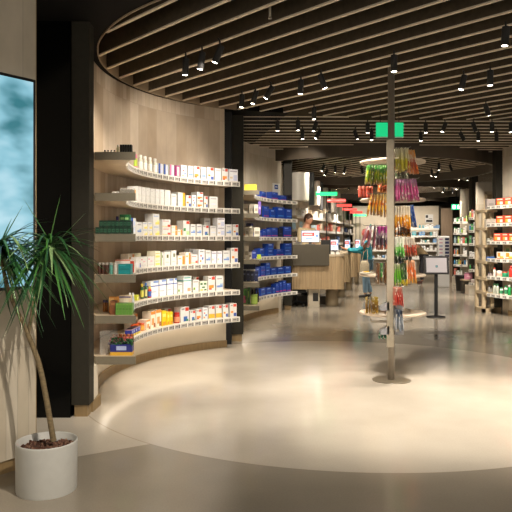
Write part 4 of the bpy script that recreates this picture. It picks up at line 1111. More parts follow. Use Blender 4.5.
def crown(tip, n, seed, ups, name='leaves', rad=1.0):
    rn = random.Random(seed); mb = MB()
    def leaf(d, L, g, wd, m):
        d = d.normalized(); up = Vector((0, 0, 1)); K = 10; pts = []
        st = tip + Vector((0, 0, rn.uniform(-.03, .02)))
        for i in range(K + 1):
            s = i / K
            q = st + d * (L * s) + Vector((0, 0, -g * L * s * s))
            w2 = Vector((q.x, q.y)) + PC - E1
            if w2.dot(-U1) < .05:                      # leaves bend along the wall instead of through it
                k2 = w2.dot(nrm)
                if k2 < .06: q += Vector((nrm.x, nrm.y, 0)) * (.06 - k2)
            pts.append(q)
        rows = []
        for i, p in enumerate(pts):
            t = (pts[min(i + 1, K)] - pts[max(i - 1, 0)]).normalized()
            side = t.cross(up)
            if side.length < .05: side = Vector((1, 0, 0))
            side.normalize(); nn = side.cross(t)
            s = i / K; w_ = wd * (min(1, .55 + s * 3) if s < .15 else 1) * (1 - max(0, (s - .35) / .65) ** 1.4) + .0006
            rows.append(mb.add([p - side * w_ + nn * w_ * .35, p, p + side * w_ + nn * w_ * .35]))
        for a, b in zip(rows, rows[1:]):
            mb.face((a, a + 1, b + 1, b), m, True); mb.face((a + 1, a + 2, b + 2, b + 1), m, True)
    for (vx, vy, vz, L, g) in ups: leaf(Vector((vx, vy, vz)), L, g, .0085, LEAF[1])
    for i in range(n):
        a = rn.uniform(0, 2 * PI); el = rn.choice((rn.uniform(.1, .9), rn.uniform(-.5, .4), rn.uniform(-1.1, -.2)))
        d = Vector((math.cos(a) * math.cos(el), math.sin(a) * math.cos(el), math.sin(el)))
        L = rn.uniform(.30, .46) * rad
        leaf(d, L, rn.uniform(.35, .95) if el > -.3 else rn.uniform(.1, .4), rn.uniform(.007, .0105), rn.choices(LEAF, (5, 3, 1.3))[0])
    o = mb.build(name, r); return o
tb = rel(50, 246, 3.64); ta = rel(0, 246, 3.53)
crown(tb, 105, 2, [(-.6, .0, 1.0, .30, .0), (.22, 0, 1, .28, 0), (.75, .1, .85, .30, .02), (-.15, .2, 1, .1, 0), (.9, -.1, .35, .30, .35), (-.9, .1, .22, .3, .25)])
crown(ta, 95, 9, [(.55, 0, 1, .27, 0), (.2, .3, .9, .2, .1), (.9, .1, .3, .36, .3), (.95, -.1, .1, .34, .35)])
tag(r, 'tall dracaena with long drooping leaves in a white round pot', 'plant')

# ------------------------------------------------------------------ display pole with hanging bags
PX, PY = 1.352, 6.4
r = empty('pole_display_stand', (PX, PY, 0))
MB().lathe([(0, 0), (.19, 0), (.19, 0), (.19, .004), (.185, .006), (.185, .006), (0, .006)], noisy('floor_plate', '#6b6150', .35, .05, 20), n=48).build('base_plate', r)
MB().can(.033, .006, 3.13, STEELD, (.0, 0, 0), 24).build('pole', r)
MB().can(.013, .32, 2.75, STEELD, (.05, .13, 0), 14).build('rear_rod', r)
q = MB().box((-.055, -.05, .335), (.018, -.033, 2.40), STEEL).build('front_plate', r); bevel(q, .004)
for z, rad_ in ((2.23, .346), (1.826, .346), (1.027, .346), (.622, .352)):
    o = MB().lathe([(0, 0), (rad_ - .01, 0), (rad_, .008), (rad_, .02), (rad_ - .008, .028), (rad_ - .008, .028), (0, .028)], WOODC, (.11, .455, z - .014), 48).build('disc_shelf', r)
    MB().tube([(0, 0, z - .024), (.11, .43, z - .024)], .01, STEELD, 8).build('arm', r)
HOOK = mat('hook_wire', '#8d877b', .3, .8)
def prong(side, z, L, y=0):
    MB().tube([(side * .03, y, z), (side * L, y, z), (side * (L + .012), y, z + .012)], .004, HOOK, 8).build('hook', r)
for side, z in ((-1, .99), (1, .99), (-1, .62), (1, .62)):
    MB().tube([(side * .03, .0, z - .035), (side * .2, 0, z - .035), (side * .2, 0, z)], .011, STEELD, 8).build('bracket', r)
for side in (-1, 1):
    for z in (.70, .46):
        mb = MB()
        a = side
        poly = [(.03 * a, .0), (.115 * a, .0), (.115 * a, .03), (.03 * a, .09)]
        pts0 = [(x, -.05, z + y) for x, y in poly]; pts1 = [(x, .06, z + y) for x, y in poly]
        i0 = mb.add(pts0); i1 = mb.add(pts1)
        gm = noisy('grey_tray', '#8b8b8d', .45, .04, 20)
        mb.face((i0, i0 + 1, i0 + 2, i0 + 3), gm); mb.face((i1, i1 + 1, i1 + 2, i1 + 3), gm)
        for j in range(4): mb.face((i0 + j, i0 + (j + 1) % 4, i1 + (j + 1) % 4, i1 + j), gm)
        mb.build('side_tray', r)
tag(r, 'slim metal display pole with four pale discs and hooks', 'display stand')

def bag(wd, h, th, cols, seed, seal='#d9d3c4'):
    """a pillow bag hung by its header; cols run from header to bottom"""
    rn = random.Random(seed); mb = MB(); NU, NV = 8, 10
    m = [paint(c, .3) for c in cols]
    fr = []; bk = []
    for j in range(NV + 1):
        v = j / NV
        z = -h * v
        b = math.sin(PI * min(1, max(0, (v - .12) / .83))) ** .6 if .12 < v < .95 else 0
        b *= (.25 + .85 * v)
        ra = []; rb = []
        for i in range(NU + 1):
            u = i / NU * 2 - 1
            q = th / 2 * b * (1 - abs(u) ** 2.5) + .0008
            wob = rn.uniform(-.15, .15) * th * b * .4
            y = u * wd / 2 * (1 - .05 * b)
            ra.append((q + wob, y, z)); rb.append((-q + wob, y, z))
        fr.append(mb.add(ra)); bk.append(mb.add(rb))
    glint = paint('#e3dccd', .3)  # highlights painted into the bag colour on random faces
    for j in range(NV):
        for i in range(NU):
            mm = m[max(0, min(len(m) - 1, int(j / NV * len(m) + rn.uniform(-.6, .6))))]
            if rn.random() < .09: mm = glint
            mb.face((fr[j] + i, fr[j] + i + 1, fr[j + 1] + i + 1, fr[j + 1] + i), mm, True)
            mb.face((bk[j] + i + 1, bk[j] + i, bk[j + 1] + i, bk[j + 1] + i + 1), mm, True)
        mm = m[min(len(m) - 1, int(j / NV * len(m)))]
        for e_ in (0, NU):
            mb.face((fr[j] + e_, bk[j] + e_, bk[j + 1] + e_, fr[j + 1] + e_), mm)
    for R_ in (fr, ):
        mb.face([fr[0] + i for i in range(NU + 1)] + [bk[0] + i for i in reversed(range(NU + 1))], m[0])
        mb.face([fr[NV] + i for i in reversed(range(NU + 1))] + [bk[NV] + i for i in range(NU + 1)], m[-1])
    return mb.build('hanging_bag')

def hang(x0, x1, y0, y1, n, cols, desc, where, group, spread=0, alt=None, wd=.13, hook=True, yy=0):
    """n bags on one hook between image columns x0..x1 at the pole's distance"""
    Y = PY + yy
    zt = P(0, y0, Y).z; h = (y1 - y0) / F * Y
    for i in range(n):
        t = (i + .5) / n; px = x0 + (x1 - x0) * t
        cc = cols if not alt or i % 2 == 0 else alt
        o = bag(wd * random.uniform(.92, 1.05), h * random.uniform(.93, 1.04), min(.034, (x1 - x0) / n / F * Y * 1.02), cc, int(px * 10))
        o.location = (P(px, 0, Y).x, Y + random.uniform(-.012, .012), zt - .0115 - .003 * random.random())
        o.rotation_euler = (random.uniform(-.07, .07), -spread * (t if x0 > 391 else t - 1) + random.uniform(-.015, .015), random.uniform(-.08, .08))
        reg(o, desc, 'bag', where, group, px)
    if hook:
        side = 1 if x0 > 391 else -1
        L = abs(P(x1 if side > 0 else x0, 0, Y).x - PX) + .02
        prong(side, zt - .006, L, yy)
LW, RW = 'on hooks left of the pole', 'on hooks right of the pole'
hang(366.5, 387, 164, 184, 8, ('#2f7a2c', '#4e8f2c', '#b8b32a', '#6f8f22', '#a89a24', '#6d5f1c'), 'green and yellow bag', LW, 'green bags on the pole', .12)
hang(378, 387, 182, 192, 4, ('#b5521e', '#c4682a', '#8f3a14', '#c98a3a'), 'small orange brown bag', LW, 'orange bags on the pole', .1, hook=False, yy=.16)
hang(370, 387, 193, 215, 6, ('#d8b96a', '#dca62a', '#c4661f', '#d9b03a', '#a86a24', '#d0b07a'), 'yellow and red bag', LW, 'yellow bags left of the pole', .22)
hang(366, 377, 225, 247, 3, ('#b39aa0', '#8f5a62', '#7a4650', '#a2707a', '#9a5560'), 'large rose tinted clear bag', LW, 'rose bags on the pole', .35, wd=.15)
hang(377, 387, 225, 248, 3, ('#b0368a', '#8d7582', '#4b3b44', '#5b4450', '#a5624f'), 'dark bag with magenta header', LW, 'dark bags on the pole', .05, wd=.15)
hang(376, 387, 262, 282, 3, ('#7a4f2c', '#6a3f22', '#59351d', '#7d5a30'), 'brown bag', LW, 'brown bags on the pole', .04, alt=('#2f9a3c', '#3a8f3c', '#7a6a3a', '#6a4a26'))
hang(378.5, 386.5, 330, 338, 3, ('#2c6a48', '#1d4a38', '#2f7a55'), 'small dark green packet', LW, 'green packets on the pole', .1, wd=.07, hook=False)
hang(394.5, 407.5, 147, 170, 6, ('#d9d3b4', '#d4cc9a', '#c6bd4a', '#b9ae35', '#c4b94a'), 'pale yellow bag', RW, 'pale yellow bags on the pole', .1)
hang(406.5, 413, 149, 173, 4, ('#e0a04a', '#d9cab4', '#b5502e', '#b0482a', '#d9822f'), 'orange and red bag', RW, 'orange bags right of the pole', .25, hook=False)
hang(394, 407, 170, 180, 4, ('#6a5440', '#4a5a3a', '#a8a890', '#6a4638'), 'small dark mixed bag', RW, 'small bags on the pole', .1, hook=False, yy=.16)
hang(394, 416, 178, 200, 8, ('#c58ab8', '#d667a0', '#d24f93', '#d97aa6', '#b8477f', '#c9688f'), 'pink bag', RW, 'pink bags on the pole', .2)
hang(394, 409, 205, 227, 6, ('#e0d6bc', '#ded4c0', '#d9a23a', '#d99624', '#c97d1d'), 'white and amber bag', RW, 'amber bags on the pole', .05)
hang(407.5, 412, 204, 227, 3, ('#4a6aae', '#3a5c9f', '#2f4f93', '#4766a8'), 'blue bag', RW, 'blue bags right of the pole', .2, hook=False)
hang(394, 411, 226, 236, 6, ('#5a3a1f', '#b36a1f', '#4c3520', '#c98a2c'), 'small brown and orange bag', RW, 'brown bags right of the pole', .05, hook=False, yy=.16)
hang(394, 402.5, 236, 256, 4, ('#dfe0d2', '#dfe0d2', '#8abf6a', '#4fae3c', '#3f9a34'), 'white and green bag', RW, 'white and green bags on the pole', .04)
hang(402.5, 413, 236, 255, 5, ('#d9cfc0', '#d9cfc0', '#b8503a', '#c24a34', '#8f5a2c'), 'white and red bag', RW, 'white and red bags on the pole', .2, hook=False)
hang(394, 412, 254, 263, 5, ('#26361f', '#2a3a22', '#151a14', '#2a4a6a'), 'small black bag', RW, 'black bags on the pole', .06, hook=False, yy=.16)
hang(393.5, 400, 263, 284, 3, ('#b8c48a', '#7fbf3c', '#6ab32c', '#59a626', '#a8b83a'), 'bright green bag', RW, 'bright green bags on the pole', .05)
hang(400, 405.5, 262, 284, 3, ('#3a4a2a', '#4a6a34', '#33522a', '#c9b32a'), 'dark green bag', RW, 'dark green bags on the pole', .05, hook=False)
hang(405, 413.5, 259, 282, 4, ('#e0b08a', '#d9783a', '#d46a2c', '#d98a4a', '#d6a43a'), 'bright orange bag', RW, 'bright orange bags on the pole', .12, hook=False)
hang(393.5, 402, 286, 305, 4, ('#a86a5a', '#c24a3c', '#b83a32', '#c95a4a'), 'red bag', RW, 'red bags on the pole', .1, yy=-.13)
hang(394.5, 402, 308, 330, 4, ('#4a566a', '#9aa2ae', '#b4bac2', '#8a94a4'), 'grey blue bag', RW, 'grey blue bags on the pole', .1, yy=-.13)
# goods standing on the discs
for i in range(4):
    px = 363.5 + i * 4.0
    o = jar(.019, .115, '#b34a38', '#c9745f', band='#c25a48'); o.location = (P(px, 0, PY).x, PY + .22 + .02 * (i % 2), 1.8405)
    reg(o, 'clear red jar', 'jar', 'on the second disc of the pole', 'red jars on the pole discs', px)
for i in range(4):
    px = 370.5 + i * 3.1
    o = bag(.09, .175, .026, ('#a38a3a', '#8a6a22', '#6a4a1a', '#7a5a1e', '#b8962a'), i); o.location = (P(px, 0, PY).x, PY + .22, .6365 + .176); o.rotation_euler.z = .3 * (i - 1.5)
    reg(o, 'upright golden brown bag', 'bag', 'on the lowest disc of the pole', 'brown bags on the lowest disc', px)
o = MB().lathe([(0, 0), (.06, 0), (.075, .02), (.07, .02), (.055, .006), (0, .006)], paint('#dcd6c8'), n=24).build('small_dish'); o.location = (P(366.5, 0, PY + .35).x, PY + .35, 1.0415)
MB().ball((0, 0, .02), (.035, .03, .014), paint('#d0a63a'), 12, 8).build('sweets', o)
tag(o, 'small white dish of yellow sweets on the third disc', 'dish')
p = P(418.5, 0, PY); o = MB().box((-.075, 0, 0), (.06, .02, .135), paint('#cfcac0')).box((-.062, -.001, .02), (.047, .001, .115), paint('#b3aca2')).build('card_holder'); o.location = (p.x - .01, PY + .30, 1.0415)
tag(o, 'white framed card standing on the third disc right of pole', 'card')

# ------------------------------------------------------------------ ceiling spotlights
def lamp(name, loc, target, watts, angle=55, blend=.7, radius=.04, col=(1, .90, .775), parent=None):
    l = bpy.data.lights.new(name, 'SPOT'); l.energy = watts; l.spot_size = math.radians(angle); l.spot_blend = blend
    l.shadow_soft_size = radius; l.color = col
    o = bpy.data.objects.new(name, l); COL.objects.link(o)
    d = (Vector(target) - Vector(loc)).normalized()
    o.location = loc; o.rotation_euler = d.to_track_quat('-Z', 'Y').to_euler()
    if parent:
        o.parent = parent; o.location = Vector(loc) - parent.location
    return o
def fixture(px, py, tx, where, key, target=None, watts=0, angle=60, ty=0, zc=3.0, lit=True, L=.15, rad=.03, blend=.7):
    Y = (zc - EYE) * F / (HZ - py); c = P(px, py, Y)
    r = empty('ceiling_spotlight', c)
    ax = Vector((math.sin(math.radians(tx)), -math.sin(math.radians(ty)), -math.cos(math.radians(tx)))).normalized()
    R_ = ax.to_track_quat('Z', 'Y').to_matrix().to_4x4()
    top = Vector((0, 0, .118 + 3.0 - zc))
    MB().lathe([(0, -L / 2), (rad, -L / 2), (rad, -L / 2), (rad, L / 2), (rad * .86, L / 2), (rad * .86, L / 2), (rad * .82, L / 2 - .014), (0, L / 2 - .014)], BLACK, n=20, M=R_).build('can', r)
    MB().lathe([(0, L / 2 - .012), (rad * .8, L / 2 - .012), (rad * .8, L / 2 - .002), (0, L / 2 - .001)], LENS if lit else BLACK, n=18, M=R_).build('lens', r)
    back = -ax * (L / 2 - .02)
    MB().tube([back, back * .7 + top * .3 + Vector((0, 0, .04)), top + Vector((0, 0, -.0))], .008, BLACK, 8).build('stem', r)
    reg(r, 'black ceiling spotlight' + (' tilted right' if tx > 8 else ' tilted left' if tx < -8 else ''), 'spotlight', where, 'ceiling spotlights', key)
    if watts:
        tip = c + ax * (L / 2 + .01)
        if target is None: target = tip + ax * 3
        lamp('bulb_or_fill', tip, target, watts, angle, blend, rad * .8, parent=r)
    return r
def on1(t, z): return Vector((C1.x + 2.3 * math.cos(math.radians(t)), C1.y + 2.3 * math.sin(math.radians(t)), z))
K = 1.0
wA = 'in the near row of three'
fixture(185.5, 67, -3, wA, 1, on1(186, 2.1), 46 * K, 75, zc=2.98)
fixture(201.3, 61, -8.5, wA, 2, on1(168, 1.4), 44 * K, 75, zc=2.98)
fixture(218, 54.5, -22, wA, 3, on1(158, 2.2), 46 * K, 75, zc=2.98)
wB = 'in the row right of the curved wall'
fixture(241.8, 101, -3, wB, 1, on1(140, 1.3), 36 * K, 70)
fixture(254.5, 97.5, -16, wB, 2, on1(131, 1.6), 32 * K, 70)
fixture(269, 92.5, -30, wB, 3, on1(148, 2.3), 44 * K, 75)
wC = 'in the middle of the slatted ceiling'
fixture(300.7, 87, -3, wC, 1, (-.2, 7.3, 0), 230 * K, 70)
fixture(322.5, 81.5, 20, wC, 2, (2.3, 7.4, 0), 130 * K, 60)
fixture(314, 113.5, 0, wC, 3, (.0, 9.5, 1.3), 170 * K, 60)
fixture(394, 63.5, 0, 'directly above the display pole', 4, (1.45, 5.6, 0.0), 190 * K, 70)
wD = 'right of the display pole'
fixture(462.7, 82.5, -14, wD, 1, (1.9, 5.4, 0), 170 * K, 60)
fixture(490.2, 78, 0, wD, 2, (2.6, 6.2, 0), 130 * K, 60)
fixture(505.3, 36.5, -4, 'at the upper right, nearest of all', 3, (1.0, 4.9, 0), 80 * K, 60, lit=True)
fixture(487, 110, 18, wD, 4, (3.8, 8.2, 0), 110 * K, 60)
# added fill spots a little nearer than the frame shows, without fixtures
for i, (x, y, tgt, wt) in enumerate(((-.1, 4.5, (-.8, 6.4, .1), 120), (.9, 4.3, (.4, 5.6, 0), 90), (2.3, 4.2, (2.0, 5.6, 0), 80))):
    lamp('bulb_or_fill', (x, y, 2.95), tgt, wt * K, 75)
lamp('bulb_or_fill', (.55, 1.9, 2.9), (-1.6, 3.75, .7), 210 * K, 60, radius=.015)      # washes the near wall and the plant
lamp('bulb_or_fill', (.3, 2.4, 3.0), (-1.3, 4.9, .8), 30 * K, 50)  # added fill towards the near column
lamp('bulb_or_fill', (.7, 3.5, 2.95), (1.4, 6.4, 1.5), 75 * K, 34)  # added fill to brighten the pole and its bags
lamp('bulb_or_fill', (.2, 2.0, 3.0), (.1, 3.3, 0), 45 * K, 80)  # added fill for the front floor, left half
lamp('bulb_or_fill', (1.8, 2.0, 3.0), (1.7, 3.3, 0), 45 * K, 80)  # added fill for the front floor, right half
wE = 'on the straight slats behind the round room'
for i, (px, py, tx, tg) in enumerate(((277.5, 126, 0, (.3, 11.4, 1.0)), (298, 125.5, 0, None), (315, 126.5, -18, None), (302.5, 134.5, 0, (.2, 11.2, 1.8)), (318, 134.5, -30, None), (356, 135, 20, None), (367.6, 128, 0, None), (371.7, 135.5, 0, (2.0, 11.5, 0)),
                                    (425.7, 128, 0, None), (420.8, 136.5, 0, (3.2, 11.5, 0)), (444, 127.5, -22, None), (462, 136.3, 28, (4.4, 12.2, .4)), (474.3, 126.8, 20, None), (478.3, 136.5, 0, (4.6, 11.6, 1.4)), (492, 127, 0, (5.0, 10.9, 1.5)), (511, 127.5, 0, None), (496.5, 136.4, 0, None))):
    fixture(px, py, tx, wE, px, tg, (110 if px < 310 else 190) * K if tg else 0, 70, lit=(px != 496.5), L=.14)
wF = 'inside the far round bulkhead'
for i, (px, py, tx, tg) in enumerate(((323, 168, -22, (1.0, 13.9, 2.5)), (335.3, 169.3, 0, (2.2, 15.2, 0)), (344.5, 170.5, -12, (2.4, 17, 1)), (362, 170.5, 15, None), (326, 172.5, -30, None), (431.7, 173, 0, (3.8, 15.5, 0)), (439, 166.8, 0, None), (437, 174, -26, None), (450.7, 167.7, 22, (5.1, 16.2, 1.2)), (459, 177, 0, (5.4, 15.4, 1.4)), (467.5, 177.5, 0, (5.8, 16.3, .8)))):
    fixture(px, py, tx, wF, px, tg, 150 * K if tg else 0, 75, L=.15)
wG = 'in the farthest ceiling ring'
for i, (px, py, tx, tg) in enumerate(((336.2, 186.5, 0, (3.0, 19.2, 0)), (348.7, 186.5, 0, (3.2, 22, 1.0)), (358.5, 186.7, -10, None), (434, 184.8, 0, (5.8, 19.0, .5)), (448.6, 186.8, 15, (6.2, 20, 1.3)), (443.5, 190, -20, None), (452.7, 190, 0, (6.5, 20, 1.2)), (457, 186.5, -15, (5.2, 25, 1.6)))):
    fixture(px, py, tx, wG, px, tg, 110 * K if tg else 0, 80, L=.17)
for (x, y) in ((4.4, 23.5), (6.5, 23.5), (5.3, 24.2)):  # added wide fill spots for the far zone, without fixtures
    lamp('bulb_or_fill', (x, y, 2.95), (x + .2, y + 1.6, 1.4), 150 * K, 100)
lamp('bulb_or_fill', (3.0, 19.5, 2.9), (2.6, 19.5, 1), 190 * K, 110)  # added fill over the far counters
lamp('bulb_or_fill', (2.0, 16.3, 2.9), (1.4, 16.8, 1), 190 * K, 110)  # added fill over the shelves behind the counters
lamp('bulb_or_fill', (1.6, 12.3, 2.9), (1.2, 13.4, .8), 200 * K, 80)  # added fill on the nearest counter

lamp('bulb_or_fill', (.95, 9.85, 2.92), (.92, 13.9, 2.5), 170 * K, 26)
# small sprinkler head near the top of the frame
r = empty('ceiling_sprinkler', P(270, 3, 4.72)); r.location.z = 3.05
MB().can(.009, 0, .08, STEEL, n=12).build('pipe', r); MB().can(.014, -.02, -.014, STEEL, n=12).tube([(-.008, 0, .002), (-.008, 0, -.016)], .002, STEEL, 6).tube([(.008, 0, .002), (.008, 0, -.016)], .002, STEEL, 6).build('deflector', r)
tag(r, 'small metal sprinkler head between the slats at the top', 'sprinkler')

# ------------------------------------------------------------------ people
def skin_mesh(chains, root, sub=2):
    """grow one surface over joined chains of (point, radius)"""
    vs = []; rs = []; es = []; idx = {}
    def vid(p, r):
        k = tuple(round(c, 4) for c in p)
        if k not in idx: idx[k] = len(vs); vs.append(k); rs.append(r)
        return idx[k]
    for ch in chains:
        ids = [vid(p, r) for p, r in ch]
        es += [e for e in zip(ids, ids[1:])]
    me = bpy.data.meshes.new('grow'); me.from_pydata(vs, es, []); me.update()
    o = bpy.data.objects.new('grow', me); COL.objects.link(o)
    o.modifiers.new('skin', 'SKIN'); sd = o.modifiers.new('sub', 'SUBSURF'); sd.levels = sub; sd.render_levels = sub
    if not me.skin_vertices: me.attributes.new('x', 'FLOAT', 'POINT')
    rid = idx[tuple(round(c, 4) for c in root)]
    for i, sv in enumerate(me.skin_vertices[0].data):
        sv.radius = (rs[i][0], rs[i][1]) if isinstance(rs[i], tuple) else (rs[i], rs[i]); sv.use_root = (i == rid)
    dg = bpy.context.evaluated_depsgraph_get(); dg.update()
    ev = o.evaluated_get(dg); out = bpy.data.meshes.new_from_object(ev)
    bpy.data.objects.remove(o)
    for p in out.polygons: p.use_smooth = True
    return out

def V(*a): return Vector(a)
def hand_chains(wr, dr, sidev, s):
    """palm and five bent fingers from wrist wr along dr; sidev points to the thumb side"""
    dr = dr.normalized(); sidev = (sidev - dr * sidev.dot(dr)).normalized(); cu = dr.cross(sidev)
    out = []; palm = wr + dr * .055 * s
    out.append([(wr, .024 * s), (palm, (.034 * s))])
    for i, (o_, L) in enumerate(((.026, .07), (.009, .08), (-.009, .074), (-.025, .058))):
        k = palm + dr * .03 * s + sidev * o_ * s
        out.append([(palm, .034 * s), (k, .0095 * s), (k + dr * L * .5 * s + cu * .012 * s, .0088 * s), (k + dr * L * .85 * s + cu * .034 * s, .0075 * s)])
    th = wr + dr * .025 * s + sidev * .03 * s
    out.append([(wr, .024 * s), (th, .013 * s), (th + (dr * .6 + sidev * .7) * .035 * s, .0105 * s), (th + (dr * .9 + sidev * .5) * .06 * s + cu * .012 * s, .0085 * s)])
    return out

def person(loc, rz, H, label, J, cols, hair='short', face=0, group='people'):
    """J: joint places in units of standing height, +Y is where the chest faces"""
    r = empty('person', loc, rz); S_ = H
    j = {k: Vector(v) * S_ for k, v in J.items()}
    pel = V(*J['pelvis']) * S_; root = pel
    ch = [[(pel, .085 * S_), (j['waist'], .072 * S_), (j['chest'], .088 * S_), (j['neck'], .036 * S_), (j['skull'], .034 * S_)]]
    for sd in 'lr':
        ch.append([(j['chest'], .088 * S_), (j['sh' + sd], .036 * S_), (j['el' + sd], .026 * S_), (j['wr' + sd], .0165 * S_)])
        ch.append([(pel, .085 * S_), (j['hip' + sd], .060 * S_), (j['kn' + sd], .037 * S_), (j['an' + sd], .024 * S_)])
        dr = j['wr' + sd] - j['el' + sd]
        tv = J.get('th' + sd, (0, 1, .3)); ch += hand_chains(j['wr' + sd], dr, V(*tv), S_ / 1.75)
    me = skin_mesh(ch, root)
    bm = bmesh.new(); bm.from_mesh(me)
    # the head: an egg with brow, nose, lips, chin, ears and eyes
    hd = j['head']; hw = .043 * S_; hl = .055 * S_; hh = .068 * S_
    hb = MB(); ca, sa = math.cos(face), math.sin(face)
    def hp(x, y, z): return hd + V(x * ca - y * sa, x * sa + y * ca, z)
    NU, NV = 28, 20; rows = []
    for a in range(NV + 1):
        th = PI * a / NV; row = []
        for b in range(NU):
            ph = 2 * PI * b / NU; x = math.sin(th) * math.sin(ph); y = math.sin(th) * math.cos(ph); z = math.cos(th)
            px, py, pz = x * hw, y * hl, z * hh
            if z < 0: px *= 1 - .28 * z * z; py *= 1 - .08 * z * z
            if y > 0: py *= .93
            g = math.exp(-((x / .16) ** 2) - ((z + .12) / .2) ** 2) * (y > 0); py += g * .014 * S_
            g = math.exp(-((abs(x) - .38) / .16) ** 2 - ((z - .06) / .12) ** 2) * (y > 0); py -= g * .005 * S_
            g = math.exp(-((x / .3) ** 2) - ((z + .45) / .09) ** 2) * (y > 0); py += g * .004 * S_
            g = math.exp(-((x / .3) ** 2) - ((z + .8) / .14) ** 2) * (y > 0); py += g * .006 * S_
            row.append(hp(px, py, pz))
        rows.append(hb.add(row))
    for a in range(NV):
        for b in range(NU):
            c = (b + 1) % NU; hb.face((rows[a] + b, rows[a] + c, rows[a + 1] + c, rows[a + 1] + b), SKIN, True)
    lipm = paint('#9a5548')
    for sx in (-1, 1):
        hb.ball(hp(sx * .019 * S_, hl * .80, .006 * S_), (.0075 * S_, .006 * S_, .0055 * S_), paint('#e8e2da'), 10, 6)
        hb.ball(hp(sx * .019 * S_, hl * .80 + .0045 * S_, .006 * S_), .0034 * S_, paint('#2a1c14'), 8, 6)
        hb.ball(hp(sx * (hw + .002 * S_), -.004 * S_, -.004 * S_), (.005 * S_, .011 * S_, .018 * S_), SKIN, 8, 8)
        hb.ball(hp(sx * .019 * S_, hl * .86, .020 * S_), (.012 * S_, .003 * S_, .0025 * S_), paint(cols['hair']), 8, 5)
    hb.ball(hp(0, hl * .94, -.031 * S_), (.014 * S_, .004 * S_, .0045 * S_), lipm, 10, 6)
    hm = hb.mesh('h'); bm.from_mesh(hm)
    fin = bpy.data.meshes.new('body'); 
    nb = len(me.polygons); bm.to_mesh(fin); bm.free()
    fin.materials.append(SKIN)
    for m in hb.mats:
        if m is not SKIN: fin.materials.append(m)
    ml = list(fin.materials)
    for i, p in enumerate(fin.polygons):
        p.use_smooth = True
        p.material_index = 0 if i < nb else ml.index(hb.mats[hm.polygons[i - nb].material_index])
    o = bpy.data.objects.new('body', fin); COL.objects.link(o); o.parent = r
    def cloth(name, chains, rt, m):
        c = skin_mesh(chains, rt); c.materials.append(m); x = bpy.data.objects.new(name, c); COL.objects.link(x); x.parent = r; return x
    g = .011 * S_
    tc = [[(pel + V(0, 0, -.02 * S_), .088 * S_ + g), (j['waist'], .078 * S_ + g), (j['chest'], .089 * S_ + g), (j['chest'].lerp(j['neck'], .7), .046 * S_)]]
    for sd in 'lr':
        tc.append([(j['chest'], .089 * S_ + g), (j['sh' + sd], .040 * S_ + g), (j['el' + sd], .030 * S_ + g), (j['el' + sd].lerp(j['wr' + sd], .88), .024 * S_ + g * .6)])
    cloth(cols.get('topname', 'jacket'), tc, j['waist'], noisy('cloth_' + cols['top'].strip('#'), cols['top'], .85, .18, 12))
    tr2 = []
    for sd in 'lr':
        tr2.append([(pel, .088 * S_), (j['hip' + sd], .066 * S_), (j['kn' + sd], .046 * S_), (j['an' + sd] + V(0, 0, .012 * S_), .036 * S_)])
    cloth('trousers', tr2, pel, noisy('cloth_' + cols['legs'].strip('#'), cols['legs'], .85, .15, 14))
    for sd in 'lr':
        a = j['an' + sd]; d = V(*J.get('toe' + sd, (0, 1, 0))).normalized()
        sh_ = cloth('shoe', [[(V(a.x, a.y, .028 * S_) - d * .022 * S_, .024 * S_), (V(a.x, a.y, .024 * S_) + d * .05 * S_, .024 * S_), (V(a.x, a.y, .018 * S_) + d * .098 * S_, .017 * S_)], [(V(a.x, a.y, .028 * S_) - d * .022 * S_, .024 * S_), (a + V(0, 0, .01 * S_), .025 * S_)]], V(a.x, a.y, .028 * S_) - d * .022 * S_, paint(cols['shoe'], .6))
    # hair shell over the skull
    hs = MB(); rows = []
    HM = noisy('hair_' + cols['hair'].strip('#'), cols['hair'], .6, .3, 60)
    for a in range(13):
        row = []
        for b in range(26):
            ph = 2 * PI * b / 26; back = .5 - .5 * math.cos(ph)
            low = (PI * (.36 + .30 * back ** .7)) if hair == 'short' else PI * (.36 + .50 * back ** .5)
            th = low * a / 12; k = 1.09 + (.10 * back if hair == 'long' else .03 * back)
            row.append(hp(math.sin(th) * math.sin(ph) * hw * k * 1.02, math.sin(th) * math.cos(ph) * hl * k, math.cos(th) * hh * k + (.0 if hair == 'short' else -.02 * S_ * back * (a / 12))))
        rows.append(hs.add(row))
    for a in range(12):
        for b in range(26):
            c = (b + 1) % 26; hs.face((rows[a] + b, rows[a] + c, rows[a + 1] + c, rows[a + 1] + b), HM, True)
    hs.build('hair', r)
    if 'apron' in cols:
        pass
    tag(r, label, 'person')
    return r
STAND = dict(pelvis=(0, 0, .53), waist=(0, .005, .61), chest=(0, .005, .735), neck=(0, -.005, .835), skull=(0, .01, .90), head=(0, .015, .935),
             shl=(-.115, 0, .79), shr=(.115, 0, .79), ell=(-.15, -.01, .62), elr=(.15, -.01, .62), wrl=(-.155, .04, .475), wrr=(.155, .04, .475),
             hipl=(-.055, 0, .50), hipr=(.055, 0, .50), knl=(-.06, .012, .275), knr=(.06, .012, .275), anl=(-.062, -.01, .05), anr=(.062, -.01, .05))
def pose(**k): d = dict(STAND); d.update(k); return d
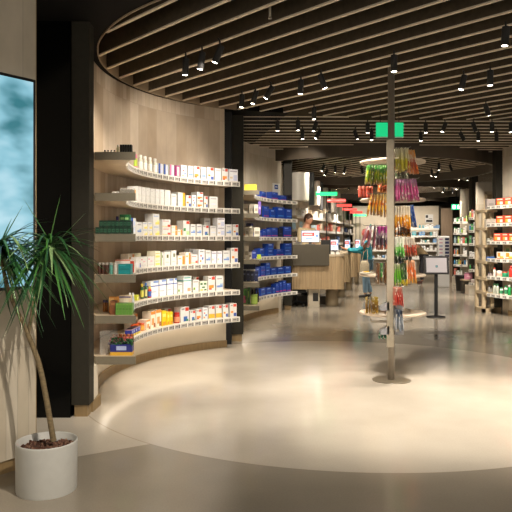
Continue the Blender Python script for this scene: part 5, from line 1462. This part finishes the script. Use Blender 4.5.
# dispenser behind the nearest counter: brown hair, beige top, looks down to the right
q = P(306.5, 0, 14.35)
struct(MB().box((.62, 14.02, 0), (1.75, 14.75, .17), noisy('dark_step', '#4a4236', .6)).build('floor_platform'))
person((q.x, 14.35, .17), PI + .75, 1.83, 'person with short brown hair in beige top behind nearest oak counter', pose(head=(0, .035, .925), skull=(0, .02, .895), ell=(-.15, .03, .63), elr=(.15, .03, .63), wrl=(-.09, .17, .615), wrr=(.09, .17, .615)),
       dict(top='#b5a27f', legs='#3a3630', shoe='#1d1a18', hair='#4a3122', topname='tunic'), 'short', face=.25)
# customer in turquoise with one arm reaching to the counter
q = P(367, 0, 15.55)
person((q.x, 15.55, 0), PI / 2 - .25, 1.66, 'person in turquoise jacket and jeans reaching to the second oak counter', pose(wrl=(-.10, .30, .715), ell=(-.155, .12, .68), wrr=(.05, .25, .715), elr=(.15, .08, .66), head=(0, .02, .935), knl=(-.055, .02, .275), anl=(-.06, .02, .05), anr=(.066, -.05, .05)),
       dict(top='#2f8f9c', legs='#6f8a9c', shoe='#2a2624', hair='#8a3a34'), 'long')
# shoulder bag of the customer
q = P(360.3, 268, 15.55)
bgm = MB().lathe([(0, 0), (.09, 0), (.115, .05), (.11, .24), (.075, .33), (.07, .33), (0, .31)], noisy('cream_canvas', '#c6b79a', .8, .1, 30), n=18, sy=.5).build('tote_bag'); bgm.location = (q.x + .05, 15.24, .58)
MB().tube([(-.06, 0, .32), (-.02, 0, .52), (.06, .02, .60), (.08, 0, .45), (.06, 0, .32)], .008, noisy('cream_canvas', '#c6b79a'), 8).build('strap', bgm)
tag(bgm, 'cream canvas tote bag hanging on arm of person in turquoise', 'bag')
# person in khaki by the back shelves
q = P(421, 0, 20.6)
person((q.x + .02, 20.6, 0), 1.35, 1.70, 'person in khaki jacket bending toward back shelves, right of display pole', pose(pelvis=(0, -.06, .52), waist=(0, .0, .60), chest=(0, .11, .69), neck=(0, .19, .755), skull=(0, .24, .79), head=(0, .27, .81), shl=(-.115, .16, .73), shr=(.115, .16, .73), ell=(-.14, .22, .57), elr=(.14, .22, .57), wrl=(-.10, .33, .52), wrr=(.10, .33, .52), hipl=(-.055, -.05, .49), hipr=(.055, -.05, .49)),
       dict(top='#7d6a4b', legs='#2c2b30', shoe='#4a241c', hair='#2a211a'), 'short')

write_labels()
